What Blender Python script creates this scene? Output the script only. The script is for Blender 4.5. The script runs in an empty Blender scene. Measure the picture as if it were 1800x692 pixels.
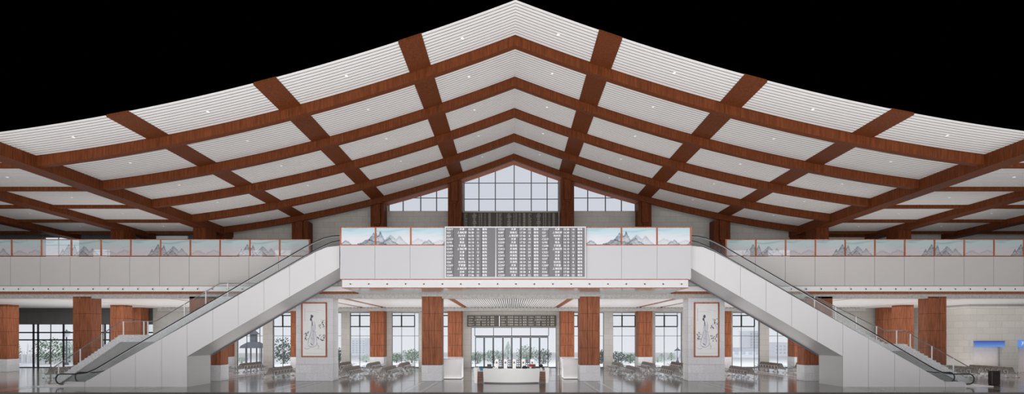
import bpy, math, random
from mathutils import Vector, noise
random.seed(7)
scene = bpy.context.scene
COL = scene.collection
F = 1000.0; VX = 900.0; VY = 590.0; EYE = 3.4      # focal length in pixels (1800 wide), horizon, eye height
def wx(px, Y): return (px - VX) * Y / F
def wz(py, Y): return EYE + (VY - py) * Y / F

# ------------------------------------------------------------------ materials
def lin(c):
    c = c / 255.0
    return c / 12.92 if c <= 0.04045 else ((c + 0.055) / 1.055) ** 2.4
def rgb(r, g, b): return (lin(r), lin(g), lin(b), 1.0)
def newmat(name):
    m = bpy.data.materials.new(name); m.use_nodes = True
    nt = m.node_tree; b = nt.nodes['Principled BSDF']
    return m, nt, b
def plain(name, c, rough=0.5, metal=0.0, spec=0.5, emit=0.0, var=0.04, scale=3.0):
    m, nt, b = newmat(name)
    b.inputs['Roughness'].default_value = rough; b.inputs['Metallic'].default_value = metal
    b.inputs['Specular IOR Level'].default_value = spec
    n = nt.nodes.new('ShaderNodeTexNoise'); n.inputs['Scale'].default_value = scale; n.inputs['Detail'].default_value = 4
    tc = nt.nodes.new('ShaderNodeTexCoord'); nt.links.new(tc.outputs['Object'], n.inputs['Vector'])
    r = nt.nodes.new('ShaderNodeValToRGB')
    r.color_ramp.elements[0].position = 0.3; r.color_ramp.elements[1].position = 0.7
    r.color_ramp.elements[0].color = tuple(max(0, x * (1 - var)) for x in c[:3]) + (1,)
    r.color_ramp.elements[1].color = tuple(min(1, x * (1 + var)) for x in c[:3]) + (1,)
    nt.links.new(n.outputs['Fac'], r.inputs['Fac']); nt.links.new(r.outputs['Color'], b.inputs['Base Color'])
    if emit:
        nt.links.new(r.outputs['Color'], b.inputs['Emission Color']); b.inputs['Emission Strength'].default_value = emit
    return m
def wood(name, c, rough=0.55, spec=0.12):
    m, nt, b = newmat(name)
    b.inputs['Roughness'].default_value = rough; b.inputs['Specular IOR Level'].default_value = spec
    tc = nt.nodes.new('ShaderNodeTexCoord'); mp = nt.nodes.new('ShaderNodeMapping')
    mp.inputs['Scale'].default_value = (7, 7, 0.55)
    nt.links.new(tc.outputs['Object'], mp.inputs['Vector'])
    n = nt.nodes.new('ShaderNodeTexNoise'); n.inputs['Scale'].default_value = 1.6; n.inputs['Detail'].default_value = 6; n.inputs['Roughness'].default_value = 0.65
    nt.links.new(mp.outputs['Vector'], n.inputs['Vector'])
    r = nt.nodes.new('ShaderNodeValToRGB'); e = r.color_ramp.elements
    e[0].position = 0.36; e[1].position = 0.66
    e[0].color = tuple(x * 0.62 for x in c[:3]) + (1,); e[1].color = tuple(min(1, x * 1.22) for x in c[:3]) + (1,)
    nt.links.new(n.outputs['Fac'], r.inputs['Fac']); nt.links.new(r.outputs['Color'], b.inputs['Base Color'])
    return m
def tiled(name, c, mortar, bw, bh, rough=0.6, axis='xz', spec=0.3, msize=0.012, var=0.05, bump=None):
    m, nt, b = newmat(name)
    b.inputs['Roughness'].default_value = rough; b.inputs['Specular IOR Level'].default_value = spec
    tc = nt.nodes.new('ShaderNodeTexCoord'); sp = nt.nodes.new('ShaderNodeSeparateXYZ'); cb = nt.nodes.new('ShaderNodeCombineXYZ')
    nt.links.new(tc.outputs['Object'], sp.inputs[0])
    ad = nt.nodes.new('ShaderNodeMath'); ad.operation = 'ADD'
    if axis == 'xz':
        nt.links.new(sp.outputs['X'], ad.inputs[0]); nt.links.new(sp.outputs['Y'], ad.inputs[1])
        nt.links.new(ad.outputs[0], cb.inputs['X']); nt.links.new(sp.outputs['Z'], cb.inputs['Y'])
    else:
        nt.links.new(sp.outputs['X'], cb.inputs['X']); nt.links.new(sp.outputs['Y'], cb.inputs['Y'])
    br = nt.nodes.new('ShaderNodeTexBrick'); br.inputs['Scale'].default_value = 1.0
    br.inputs['Brick Width'].default_value = bw; br.inputs['Row Height'].default_value = bh
    br.inputs['Mortar Size'].default_value = msize; br.inputs['Mortar Smooth'].default_value = 0.2
    br.offset = 0.5 if axis == 'xz' else 0.0
    br.inputs['Color1'].default_value = tuple(x * (1 - var) for x in c[:3]) + (1,)
    br.inputs['Color2'].default_value = tuple(min(1, x * (1 + var)) for x in c[:3]) + (1,)
    br.inputs['Mortar'].default_value = mortar
    nt.links.new(cb.outputs[0], br.inputs['Vector'])
    n = nt.nodes.new('ShaderNodeTexNoise'); n.inputs['Scale'].default_value = 14; n.inputs['Detail'].default_value = 5
    nt.links.new(tc.outputs['Object'], n.inputs['Vector'])
    mr = nt.nodes.new('ShaderNodeMapRange'); mr.inputs['From Min'].default_value = 0.3; mr.inputs['From Max'].default_value = 0.7
    mr.inputs['To Min'].default_value = 0.9; mr.inputs['To Max'].default_value = 1.08
    nt.links.new(n.outputs['Fac'], mr.inputs['Value'])
    mx = nt.nodes.new('ShaderNodeMix'); mx.data_type = 'RGBA'; mx.blend_type = 'MULTIPLY'; mx.inputs['Factor'].default_value = 1
    nt.links.new(br.outputs['Color'], mx.inputs['A']); nt.links.new(mr.outputs[0], mx.inputs['B'])
    nt.links.new(mx.outputs['Result'], b.inputs['Base Color'])
    return m
def speckle(name, c, c2, scale=60, rough=0.5):
    m, nt, b = newmat(name); b.inputs['Roughness'].default_value = rough
    tc = nt.nodes.new('ShaderNodeTexCoord'); n = nt.nodes.new('ShaderNodeTexNoise'); n.inputs['Scale'].default_value = scale; n.inputs['Detail'].default_value = 3
    nt.links.new(tc.outputs['Object'], n.inputs['Vector'])
    r = nt.nodes.new('ShaderNodeValToRGB'); r.color_ramp.elements[0].position = 0.35; r.color_ramp.elements[1].position = 0.6
    r.color_ramp.elements[0].color = c2; r.color_ramp.elements[1].color = c
    nt.links.new(n.outputs['Fac'], r.inputs['Fac']); nt.links.new(r.outputs['Color'], b.inputs['Base Color'])
    return m
def glassmat(name, tint, gloss=0.08, rough=0.3, extra=0.0, extra_col=(0.8, 0.85, 0.88, 1)):
    m = bpy.data.materials.new(name); m.use_nodes = True; nt = m.node_tree; nt.nodes.clear()
    out = nt.nodes.new('ShaderNodeOutputMaterial')
    t = nt.nodes.new('ShaderNodeBsdfTransparent'); t.inputs['Color'].default_value = tint
    g = nt.nodes.new('ShaderNodeBsdfGlossy'); g.inputs['Roughness'].default_value = rough
    mx = nt.nodes.new('ShaderNodeMixShader'); mx.inputs[0].default_value = gloss
    nt.links.new(t.outputs[0], mx.inputs[1]); nt.links.new(g.outputs[0], mx.inputs[2])
    last = mx
    if extra:
        d = nt.nodes.new('ShaderNodeBsdfDiffuse'); d.inputs['Color'].default_value = extra_col
        m2 = nt.nodes.new('ShaderNodeMixShader'); m2.inputs[0].default_value = extra
        nt.links.new(mx.outputs[0], m2.inputs[1]); nt.links.new(d.outputs[0], m2.inputs[2]); last = m2
    nt.links.new(last.outputs[0], out.inputs['Surface'])
    return m
def painted(name, transp):
    m = bpy.data.materials.new(name); m.use_nodes = True; nt = m.node_tree; b = nt.nodes['Principled BSDF']
    a = nt.nodes.new('ShaderNodeVertexColor'); a.layer_name = 'Col'
    nt.links.new(a.outputs['Color'], b.inputs['Base Color']); b.inputs['Roughness'].default_value = 0.25
    b.inputs['Specular IOR Level'].default_value = 0.3
    if transp:
        t = nt.nodes.new('ShaderNodeBsdfTransparent'); t.inputs['Color'].default_value = (0.93, 0.97, 0.97, 1)
        mx = nt.nodes.new('ShaderNodeMixShader'); mx.inputs[0].default_value = transp
        out = nt.nodes['Material Output']
        nt.links.new(b.outputs[0], mx.inputs[1]); nt.links.new(t.outputs[0], mx.inputs[2]); nt.links.new(mx.outputs[0], out.inputs['Surface'])
    return m
def emitmat(name, c, s, c2=None, z0=0, z1=1):
    m = bpy.data.materials.new(name); m.use_nodes = True; nt = m.node_tree; nt.nodes.clear()
    out = nt.nodes.new('ShaderNodeOutputMaterial'); e = nt.nodes.new('ShaderNodeEmission'); e.inputs['Strength'].default_value = s
    if c2:
        tc = nt.nodes.new('ShaderNodeTexCoord'); sp = nt.nodes.new('ShaderNodeSeparateXYZ'); nt.links.new(tc.outputs['Object'], sp.inputs[0])
        mr = nt.nodes.new('ShaderNodeMapRange'); mr.inputs['From Min'].default_value = z0; mr.inputs['From Max'].default_value = z1
        nt.links.new(sp.outputs['Z'], mr.inputs['Value'])
        mx = nt.nodes.new('ShaderNodeMix'); mx.data_type = 'RGBA'; mx.inputs['A'].default_value = c; mx.inputs['B'].default_value = c2
        nt.links.new(mr.outputs[0], mx.inputs['Factor']); nt.links.new(mx.outputs['Result'], e.inputs['Color'])
    else: e.inputs['Color'].default_value = c
    nt.links.new(e.outputs[0], out.inputs['Surface'])
    return m
M = {}
M['slat'] = plain('white_slat', rgb(228, 226, 225), 0.55, var=0.02)
M['void'] = plain('dark_void', rgb(30, 28, 28), 0.9, var=0.1)
M['wood_beam'] = wood('red_brown_beam_wood', rgb(102, 53, 27))
M['wood_col'] = wood('red_brown_column_wood', rgb(150, 92, 65))
M['wood_rail'] = wood('pinkish_wood_trim', rgb(172, 104, 78))
M['walnut'] = wood('walnut_wood', rgb(128, 98, 84))
M['groove'] = plain('dark_groove', rgb(52, 24, 15), 0.7)
M['stone_wall'] = tiled('beige_grey_stone_tile', rgb(186, 183, 178), rgb(158, 156, 152), 1.2, 0.6)
M['stone_dark_shade'] = tiled('dark_shaded_stone_tile', rgb(92, 90, 89), rgb(66, 65, 64), 1.5, 3.0)  # dark stone; on the lower left wall the shade is put in the colour
M['stone_pale'] = tiled('pale_grey_stone', rgb(212, 212, 215), rgb(196, 196, 200), 0.9, 0.6, rough=0.45)
M['granite'] = speckle('speckled_granite', rgb(232, 233, 235), rgb(192, 194, 198), 22)
M['beam_stone'] = speckle('grey_stone_beam', rgb(188, 186, 183), rgb(166, 164, 161), 9)
M['panel'] = plain('white_metal_panel', rgb(206, 205, 207), 0.35, var=0.015, scale=0.6)
M['panel_b'] = plain('bridge_white_panel', rgb(190, 189, 192), 0.35, var=0.012, scale=0.6)
M['panel2'] = plain('grey_white_metal_panel', rgb(197, 194, 192), 0.4, var=0.015, scale=0.6)
M['white'] = plain('white_paint', rgb(236, 235, 235), 0.4, var=0.01)
M['white_gloss'] = plain('white_gloss', rgb(235, 234, 234), 0.12, var=0.01)
M['soffit'] = plain('glossy_soffit_panel', rgb(206, 205, 206), 0.12, var=0.01)
M['grey'] = plain('grey_plaster', rgb(168, 168, 168), 0.7)
M['steel'] = plain('brushed_steel', rgb(196, 196, 200), 0.3, 0.85)
M['steel_dark'] = plain('dull_steel', rgb(104, 104, 110), 0.45, 0.2)
M['black'] = plain('black_rubber', rgb(24, 24, 26), 0.45)
M['blackframe'] = plain('black_window_frame', rgb(30, 32, 36), 0.5)
M['greyframe'] = plain('grey_window_frame', rgb(92, 96, 104), 0.5)
M['seat'] = plain('taupe_metal', rgb(80, 71, 64), 0.5, 0.0, var=0.06, scale=12)
M['armgrey'] = plain('silver_grey_paint', rgb(176, 176, 178), 0.4, 0.2)
M['glass'] = glassmat('clear_window_glass', (0.97, 0.98, 0.99, 1), 0.012)
M['glass2'] = glassmat('clear_balustrade_glass', (0.95, 0.965, 0.965, 1), 0.015, 0.1, 0.015)
M['board'] = plain('grey_display_face', rgb(112, 111, 115), 0.45, var=0.02)
M['board_dark'] = plain('dark_display_face', rgb(70, 65, 58), 0.45, var=0.03)
M['board_line'] = plain('display_divider', rgb(78, 77, 82), 0.5)
M['txt'] = plain('white_lettering', rgb(245, 245, 245), 0.5, emit=0.35, var=0.0)
M['txt_dim'] = plain('cream_lettering', rgb(205, 200, 190), 0.5, emit=0.12, var=0.0)
M['spot'] = plain('spot_lens', rgb(250, 248, 244), 0.3, emit=0.6, var=0)
M['blue'] = emitmat('blue_lightbox', rgb(78, 102, 190), 0.85, rgb(112, 160, 226), 2.93, 2.38)
M['paint_b'] = painted('bright_ink_landscape', 0.0)
M['paint_m'] = painted('translucent_ink_landscape', 0.30)
M['paper'] = plain('rice_paper', rgb(232, 231, 232), 0.7, var=0.02, scale=2)
M['ink'] = plain('grey_ink', rgb(140, 144, 158), 0.8, var=0.2, scale=6)
M['ink_dark'] = plain('dark_ink', rgb(84, 88, 104), 0.8, var=0.2, scale=6)
M['ink_pale'] = plain('pale_ink_wash', rgb(216, 217, 222), 0.8, var=0.04, scale=6)
M['bin'] = plain('dark_bronze', rgb(58, 50, 47), 0.4, 0.3)
M['bluebottle'] = plain('blue_plastic', rgb(44, 128, 176), 0.3)
M['pink'] = plain('pink_petals', rgb(206, 72, 96), 0.6, var=0.3, scale=30)
M['greenleaf'] = plain('green_leaf', rgb(70, 100, 60), 0.6)
M['kiosk'] = plain('kiosk_back_wall', rgb(226, 218, 214), 0.6)
M['ground'] = plain('exterior_paving', rgb(214, 215, 218), 0.9, emit=0.35)  # faint self glow brightens the paving in place of outdoor light
M['leafA'] = plain('hazy_green_foliage', rgb(104, 124, 104), 0.9, emit=0.16, var=0.35, scale=1.5)  # leaves and bark glow slightly, the emission stands in for haze
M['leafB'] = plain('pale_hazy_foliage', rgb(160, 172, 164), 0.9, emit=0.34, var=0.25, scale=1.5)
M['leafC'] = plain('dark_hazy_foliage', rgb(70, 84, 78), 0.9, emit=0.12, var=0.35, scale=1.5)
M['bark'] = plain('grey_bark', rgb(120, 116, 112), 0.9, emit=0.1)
M['bldg'] = plain('pale_concrete', rgb(206, 208, 214), 0.9, emit=0.36)  # buildings and garden metal glow slightly to imitate haze
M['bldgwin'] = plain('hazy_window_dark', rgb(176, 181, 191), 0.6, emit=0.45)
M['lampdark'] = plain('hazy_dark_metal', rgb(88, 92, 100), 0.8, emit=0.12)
M['sky'] = emitmat('overcast_sky', rgb(232, 234, 238), 1.0, rgb(212, 215, 223), 2.0, 28.0)

# floor: polished stone
def floormat():
    m, nt, b = newmat('polished_floor_stone')
    b.inputs['Roughness'].default_value = 0.12; b.inputs['Specular IOR Level'].default_value = 0.5
    tc = nt.nodes.new('ShaderNodeTexCoord')
    br = nt.nodes.new('ShaderNodeTexBrick'); br.offset = 0.0
    br.inputs['Scale'].default_value = 1; br.inputs['Brick Width'].default_value = 1.2; br.inputs['Row Height'].default_value = 1.2
    br.inputs['Mortar Size'].default_value = 0.01
    br.inputs['Color1'].default_value = rgb(110, 103, 99); br.inputs['Color2'].default_value = rgb(118, 110, 106); br.inputs['Mortar'].default_value = rgb(94, 88, 85)
    nt.links.new(tc.outputs['Object'], br.inputs['Vector']); nt.links.new(br.outputs['Color'], b.inputs['Base Color'])
    return m
M['floor'] = floormat()
M['floor_dark'] = plain('polished_dark_stone', rgb(112, 106, 104), 0.16, spec=0.45)
M['floor_light'] = plain('polished_light_stone', rgb(196, 190, 187), 0.16, spec=0.45)
M['threshold'] = plain('dark_threshold', rgb(70, 67, 66), 0.6)

# ------------------------------------------------------------------ mesh builder
class MB:
    def __init__(s): s.v = []; s.f = []
    def add(s, vs, fs):
        o = len(s.v); s.v += [tuple(v) for v in vs]; s.f += [tuple(i + o for i in f) for f in fs]; return s
    def box(s, x0, x1, y0, y1, z0, z1):
        return s.add([(x0,y0,z0),(x1,y0,z0),(x1,y1,z0),(x0,y1,z0),(x0,y0,z1),(x1,y0,z1),(x1,y1,z1),(x0,y1,z1)],
              [(0,3,2,1),(4,5,6,7),(0,1,5,4),(1,2,6,5),(2,3,7,6),(3,0,4,7)])
    def bbox(s, x0, x1, y0, y1, z0, z1, b):          # box with chamfered edges on all vertical and horizontal sides
        pts = lambda d, z: [(x0+d+b,y0+d,z),(x1-d-b,y0+d,z),(x1-d,y0+d+b,z),(x1-d,y1-d-b,z),(x1-d-b,y1-d,z),(x0+d+b,y1-d,z),(x0+d,y1-d-b,z),(x0+d,y0+d+b,z)]
        rings = [pts(b*.7, z0), pts(0, z0+b), pts(0, z1-b), pts(b*.7, z1)]
        vs = sum(rings, []); fs = [tuple(reversed(range(8))), tuple(range(24, 32))]
        for k in range(3):
            for i in range(8): fs.append((k*8+i, k*8+(i+1)%8, k*8+8+(i+1)%8, k*8+8+i))
        return s.add(vs, fs)
    def prism_y(s, poly, y0, y1):                     # polygon in x,z extruded along y
        n = len(poly)
        vs = [(x, y0, z) for x, z in poly] + [(x, y1, z) for x, z in poly]
        fs = [tuple(range(n)), tuple(reversed(range(n, 2*n)))] + [(i, i+n, (i+1) % n + n, (i+1) % n) for i in range(n)]
        return s.add(vs, fs)
    def strip_y(s, xs, top, bot, y0, y1):             # band between two functions of x, extruded along y
        n = len(xs); vs = []
        for x in xs: vs += [(x,y0,bot(x)),(x,y0,top(x)),(x,y1,bot(x)),(x,y1,top(x))]
        fs = [(0,1,3,2), ((n-1)*4,(n-1)*4+2,(n-1)*4+3,(n-1)*4+1)]
        for i in range(n-1):
            a = i*4; c = a+4
            fs += [(a,c,c+1,a+1),(a+1,c+1,c+3,a+3),(a+3,c+3,c+2,a+2),(a+2,c+2,c,a)]
        return s.add(vs, fs)
    def tube(s, path, r, seg=8, cap=True, closed=False):
        pts = [Vector(p) for p in path]; n = len(pts); rings = []
        up = None
        for i, p in enumerate(pts):
            a = pts[i-1] if i > 0 else (pts[-1] if closed else p); b = pts[(i+1) % n] if (i < n-1 or closed) else p
            d = (b - a).normalized()
            if up is None: up = Vector((0,1,0)) if abs(d.y) < 0.9 else Vector((1,0,0))
            u = d.cross(up)
            if u.length < 1e-4: u = d.orthogonal()
            u.normalize(); w = u.cross(d).normalized(); up = w
            rr = r[i] if isinstance(r, (list, tuple)) else r
            rings.append([p + u*math.cos(2*math.pi*k/seg)*rr + w*math.sin(2*math.pi*k/seg)*rr for k in range(seg)])
        vs = [q for g in rings for q in g]; fs = []
        for i in range(n if closed else n-1):
            j = (i+1) % n
            for k in range(seg): fs.append((i*seg+k, i*seg+(k+1)%seg, j*seg+(k+1)%seg, j*seg+k))
        if cap and not closed: fs += [tuple(reversed(range(seg))), tuple(range((n-1)*seg, n*seg))]
        return s.add(vs, fs)
    def lathe(s, prof, cx, cy, cz=0, seg=16):         # profile (r,z) about vertical axis
        n = len(prof); vs = []
        for r, z in prof:
            for k in range(seg): a = 2*math.pi*k/seg; vs.append((cx+r*math.cos(a), cy+r*math.sin(a), cz+z))
        fs = [tuple(reversed(range(seg))), tuple(range((n-1)*seg, n*seg))]
        for i in range(n-1):
            for k in range(seg): fs.append((i*seg+k, i*seg+(k+1)%seg, (i+1)*seg+(k+1)%seg, (i+1)*seg+k))
        return s.add(vs, fs)
    def disc_y(s, cx, y, cz, r, t, seg=12):           # short cylinder along y, front at y
        vs = []
        for yy in (y, y+t):
            for k in range(seg): a = 2*math.pi*k/seg; vs.append((cx+r*math.cos(a), yy, cz+r*math.sin(a)))
        fs = [tuple(range(seg)), tuple(reversed(range(seg, 2*seg)))] + [(k, k+seg, (k+1)%seg+seg, (k+1)%seg) for k in range(seg)]
        return s.add(vs, fs)
    def mesh(s, name, mat):
        me = bpy.data.meshes.new(name); me.from_pydata(s.v, [], s.f); me.update()
        if mat: me.materials.append(M[mat] if isinstance(mat, str) else mat)
        return me
    def build(s, name, mat, parent=None, smooth=False, kind=None):
        me = s.mesh(name, mat)
        import bmesh
        bm = bmesh.new(); bm.from_mesh(me); bmesh.ops.recalc_face_normals(bm, faces=bm.faces); bm.to_mesh(me); bm.free()
        if smooth:
            for p in me.polygons: p.use_smooth = True
        o = bpy.data.objects.new(name, me); COL.objects.link(o)
        if parent: o.parent = parent
        if kind: o['kind'] = kind
        return o
def empty(name, loc=(0,0,0)):
    o = bpy.data.objects.new(name, None); COL.objects.link(o); o.location = loc; o.empty_display_size = 0.1; return o
def tag(o, label, cat, group=None):
    o['label'] = label; o['category'] = cat
    if group: o['group'] = group
    return o
def thing(name, label, cat, group=None, loc=(0,0,0)):
    return tag(empty(name, loc), label, cat, group)
def copy_tree(o, parent=None):
    c = o.copy(); COL.objects.link(c)
    if parent: c.parent = parent
    for ch in list(o.children): copy_tree(ch, c)
    return c
def S(mb, name, mat, parent=None): return mb.build(name, mat, parent, kind=None if parent else 'structure')
def frange(a, b, n): return [a + (b-a)*i/(n-1) for i in range(n)]
def pw(pts):                                           # piecewise linear function
    pts = sorted(pts)
    def f(x):
        if x <= pts[0][0]: (x0,y0),(x1,y1) = pts[0],pts[1]
        elif x >= pts[-1][0]: (x0,y0),(x1,y1) = pts[-2],pts[-1]
        else:
            for i in range(len(pts)-1):
                if pts[i][0] <= x <= pts[i+1][0]: (x0,y0),(x1,y1) = pts[i],pts[i+1]; break
        return y0 + (y1-y0)*(x-x0)/(x1-x0)
    return f

# ------------------------------------------------------------------ camera
cam = bpy.data.cameras.new('camera'); co = bpy.data.objects.new('camera', cam); COL.objects.link(co)
co.location = (0, 0, EYE); co.rotation_euler = (math.radians(90), 0, 0)
cam.sensor_width = 36; cam.lens = F / 1800 * 36; cam.shift_x = 0; cam.shift_y = (VY - 346) / 1800
cam.clip_start = 0.5; cam.clip_end = 500
scene.camera = co
scene.view_settings.view_transform = 'Standard'
scene.view_settings.look = 'None'

# ------------------------------------------------------------------ key numbers
RX = 0.2                                               # ridge / bridge / escalator axis
CX = -0.1                                              # column axis
YF = 32.0; YB = 61.0                                   # front edge of the roof, back wall
FL2 = 9.36
def P(x):
    d = abs(x - RX); return 22.28 - 0.381*d + 0.0043*d*d
PUR = [5.65, 13.82, 22.1]
HW = 0.66
FLAT = 14.25
BEAMS = [35.76, 41.5, 47.2, 53.1, 59.0]
BW = 0.5

# ------------------------------------------------------------------ roof
# deck above the slats
xs = [RX] + [RX + s*d for s in (1, -1) for d in frange(1.5, 30.2, 18)]
xs = sorted(xs)
mb = MB(); mb.strip_y(xs, lambda x: P(x)+0.215, lambda x: P(x)+0.20, YF+0.42, 62.5); S(mb, 'roof_deck', 'void')
for sg in (-1, 1):
    mb = MB(); a, b = sorted((CX + sg*30.0, CX + sg*60)); mb.box(a, b, YF+0.42, 62.5, FLAT+0.2, FLAT+0.215); S(mb, 'roof_deck', 'void')
# slatted panels, one per cell
edges = [(CX - 5.65 + HW, CX + 5.65 - HW)]
for i in range(2):
    for sg in (-1, 1):
        a, b = CX + sg*(PUR[i]+HW), CX + sg*(PUR[i+1]-HW); edges.append((min(a,b), max(a,b)))
for sg in (-1, 1):
    a, b = CX + sg*(PUR[2]+HW), CX + sg*29.76; edges.append((min(a,b), max(a,b)))
flat_edges = []
for lo, hi in ((31.0, 37.9), (39.1, 46.1), (47.3, 58)):
    for sg in (-1, 1):
        a, b = CX + sg*lo, CX + sg*hi; flat_edges.append((min(a,b), max(a,b)))
starts = [YF] + [b + BW for b in BEAMS]; ends = BEAMS + [60.8]
PITCH = 0.315; GAP = 0.07
def slat_panel(a, b, y0, y1, fz, n):
    xs = frange(a, b, n)
    if a < RX < b: xs = sorted(xs + [RX])
    mb = MB(); k = max(1, round((y1-y0)/PITCH)); p = (y1-y0)/k
    for i in range(k):
        ya, yb = y0 + i*p, y0 + (i+1)*p - GAP
        vs = []; fs = []
        for x in xs:
            z = fz(x); vs += [(x,ya,z+.012),(x,ya,z),(x,yb,z),(x,yb,z+.012)]
        m = len(xs)
        for j in range(m-1):
            q = j*4; r = q+4
            fs += [(q,q+1,r+1,r),(q+1,q+2,r+2,r+1),(q+2,q+3,r+3,r+2)]
        fs += [(3,2,1,0), ((m-1)*4,(m-1)*4+1,(m-1)*4+2,(m-1)*4+3)]
        mb.add(vs, fs)
    S(mb, 'ceiling_slats', 'slat')
for k in range(len(starts)):
    for a, b in edges: slat_panel(a, b, starts[k], ends[k], P, 9)
    for a, b in flat_edges: slat_panel(a, b, starts[k]-(0.0 if k == 0 else 0.12), ends[k], lambda x: FLAT, 2)
# purlins running to the back wall
for d in PUR:
    for sg in (-1, 1):
        a, b = CX + sg*d - HW, CX + sg*d + HW
        mb = MB(); mb.strip_y([a, b], lambda x: P(x)+0.09, lambda x: P(x)-0.05, YF+0.06, 60.9); S(mb, 'roof_beam', 'wood_beam')
for sg in (-1, 1):
    a, b = sorted((CX + sg*29.76, CX + sg*31.0)); mb = MB(); mb.box(a, b, YF+0.05, 61.0, 13.95, P(29.8)+0.1); S(mb, 'roof_beam', 'wood_beam')
    for c in (38.5, 46.7):
        mb = MB(); mb.box(CX+sg*c-0.6, CX+sg*c+0.6, YF+0.05, 61.0, 13.72, 14.34); S(mb, 'roof_beam', 'wood_beam')
# beams crossing the hall
xsb = sorted([RX] + [x for x in frange(CX-29.76, CX+29.76, 33)])
for i, y in enumerate(BEAMS):
    mb = MB(); mb.strip_y(xsb, lambda x: P(x)+0.09, lambda x: P(x)-0.62, y, y+BW if i < 4 else y+0.35); S(mb, 'roof_beam', 'wood_beam')
    for lo, hi in flat_edges:
        mb = MB(); mb.box(lo, hi, y, y+0.38, 14.02, 14.34); S(mb, 'roof_beam', 'wood_beam')
# lit wood soffit between last beam and the gable glazing
for sg in (-1, 1):
    a, b = sorted((RX, CX + sg*14.6))
    mb = MB(); mb.strip_y(frange(a, b, 9), lambda x: P(x)-0.45, lambda x: P(x)-0.55, 59.35, 61.0); S(mb, 'trim_soffit', 'wood_rail')

# ------------------------------------------------------------------ floor, slabs, outer walls
mb = MB(); mb.box(-60, 60, 34.3, 61.5, -0.4, 0); S(mb, 'floor', 'floor')
mb = MB(); mb.box(-60, 60, 33.2, 34.3, -0.4, -0.004); S(mb, 'trim_threshold', 'threshold')
def inlay(x0, x1, y0, y1, mat): mb = MB(); mb.box(x0, x1, y0, y1, 0.0, 0.004); S(mb, 'floor_inlay', mat)
for c in (-6.05, 5.87, -14.75, 14.5, -23.3, 23.1, -31.9, 31.6, -38, 38):
    segs = ((34.3, 42.2), (44.8, 61)) if abs(c) < 33 else ((34.3, 38.8),)
    for y0, y1 in segs:
        inlay(c-0.42, c+0.42, y0, y1, 'floor_dark')
        for s in (-1, 1):
            inlay(c+s*0.52-.1, c+s*0.52+.1, y0, y1, 'floor_light'); inlay(c+s*0.68-.06, c+s*0.68+.06, y0, y1, 'floor_dark')
for y0, y1 in ((42.9, 43.5), (48.6, 48.9), (54.2, 54.6)):
    for a, b in zip([-30.5,-21.8,-12.9,-4.8,7.2,16.3,24.4], [-24.8,-16.4,-7.3,4.6,12.8,21.6,30.4]):
        inlay(a, b, y0, y1, 'floor_dark')
# upper slab: soffit and structural body
mb = MB(); mb.box(-60, 60, 43.3, 61.0, 6.75, 9.30); S(mb, 'slab_upper', 'grey')
mb = MB(); mb.box(-60, 60, 42.7, 61.0, 9.30, FL2-0.02); S(mb, 'floor_upper', 'floor_light')
mb = MB(); mb.box(-60, 60, 42.95, 43.5, 6.23, 6.9); S(mb, 'beam_stone', 'beam_stone')
# lower hall ceiling: plain white fields with wood troughs and a central slatted bay
zc = 6.37
cuts = [4.55, 5.1, 13.0, 13.6, 15.3, 15.8, 23.6, 24.1, 27.0, 27.5, 36.0, 36.4]
for sg in (-1, 1):
    prev = 5.1
    for lo, hi in ((4.55, 5.1), (13.0, 13.6), (15.3, 15.8), (23.6, 24.1), (27.0, 27.5), (36.0, 36.4)):
        a, b = sorted((CX+sg*lo, CX+sg*hi)); mb = MB(); mb.box(a, b, 43.5, 59.4, zc+0.06, zc+0.12); S(mb, 'ceiling_trough', 'wood_col')
        if lo > 5:
            a, b = sorted((CX+sg*prev, CX+sg*lo)); mb = MB(); mb.box(a, b, 43.5, 59.4, zc, zc+0.08); S(mb, 'ceiling', 'white')
        prev = hi
    a, b = sorted((CX+sg*36.4, CX+sg*60)); mb = MB(); mb.box(a, b, 43.5, 60.9, zc, zc+0.08); S(mb, 'ceiling', 'white')
mb = MB(); n = 49
for i in range(n):
    x = CX - 4.55 + 9.1*(i+0.5)/n; mb.box(x-0.05, x+0.05, 43.5, 59.4, zc, zc+0.16)
S(mb, 'ceiling_slats', 'white')
mb = MB(); mb.box(CX-4.55, CX+4.55, 43.5, 59.4, zc+0.35, zc+0.38); S(mb, 'ceiling_backing', 'grey')
mb = MB()
for i in range(int(72/0.36)):
    x = -36 + i*0.36; mb.box(x, x+0.2, 59.33, 59.4, zc-0.03, zc+0.03)
S(mb, 'ceiling_shadow_gap', 'void')
mb = MB(); mb.box(-37, 37, 59.4, 61.0, 6.0, 6.75); S(mb, 'beam_stone', 'beam_stone')

# ------------------------------------------------------------------ back wall with window openings
def wall_with_holes(name, mat, x0, x1, z0, z1, y0, y1, holes):
    """holes: (xa, xb, za, zb), not overlapping in x; full-height strips are split round each hole"""
    mb = MB(); x = x0
    for xa, xb, za, zb in sorted(holes):
        if xa > x: mb.box(x, xa, y0, y1, z0, z1)
        if za > z0: mb.box(xa, xb, y0, y1, z0, za)
        if zb < z1: mb.box(xa, xb, y0, y1, zb, z1)
        x = xb
    if x < x1: mb.box(x, x1, y0, y1, z0, z1)
    return S(mb, name, mat)
lowwin = [(415.5,462),(479,526),(552,599.6),(614.8,661),(688.6,736),(752,797), (1000,1061.6),(1077.5,1125),(1152,1199),(1215,1262),(1288,1336),(1352,1400)]
lowwin = [(wx(a,YB), wx(b,YB)) for a, b in lowwin]
ztop = wz(549, YB)
door = (wx(828,YB), wx(978,YB)); doorz = wz(575, YB)
holes = [(a, b, 0.0, ztop) for a, b in lowwin] + [(door[0], door[1], 0.0, doorz)]
wall_with_holes('wall_back', 'stone_wall', -38.5, 38.5, 0, 6.8, YB, YB+0.5, holes)
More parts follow.
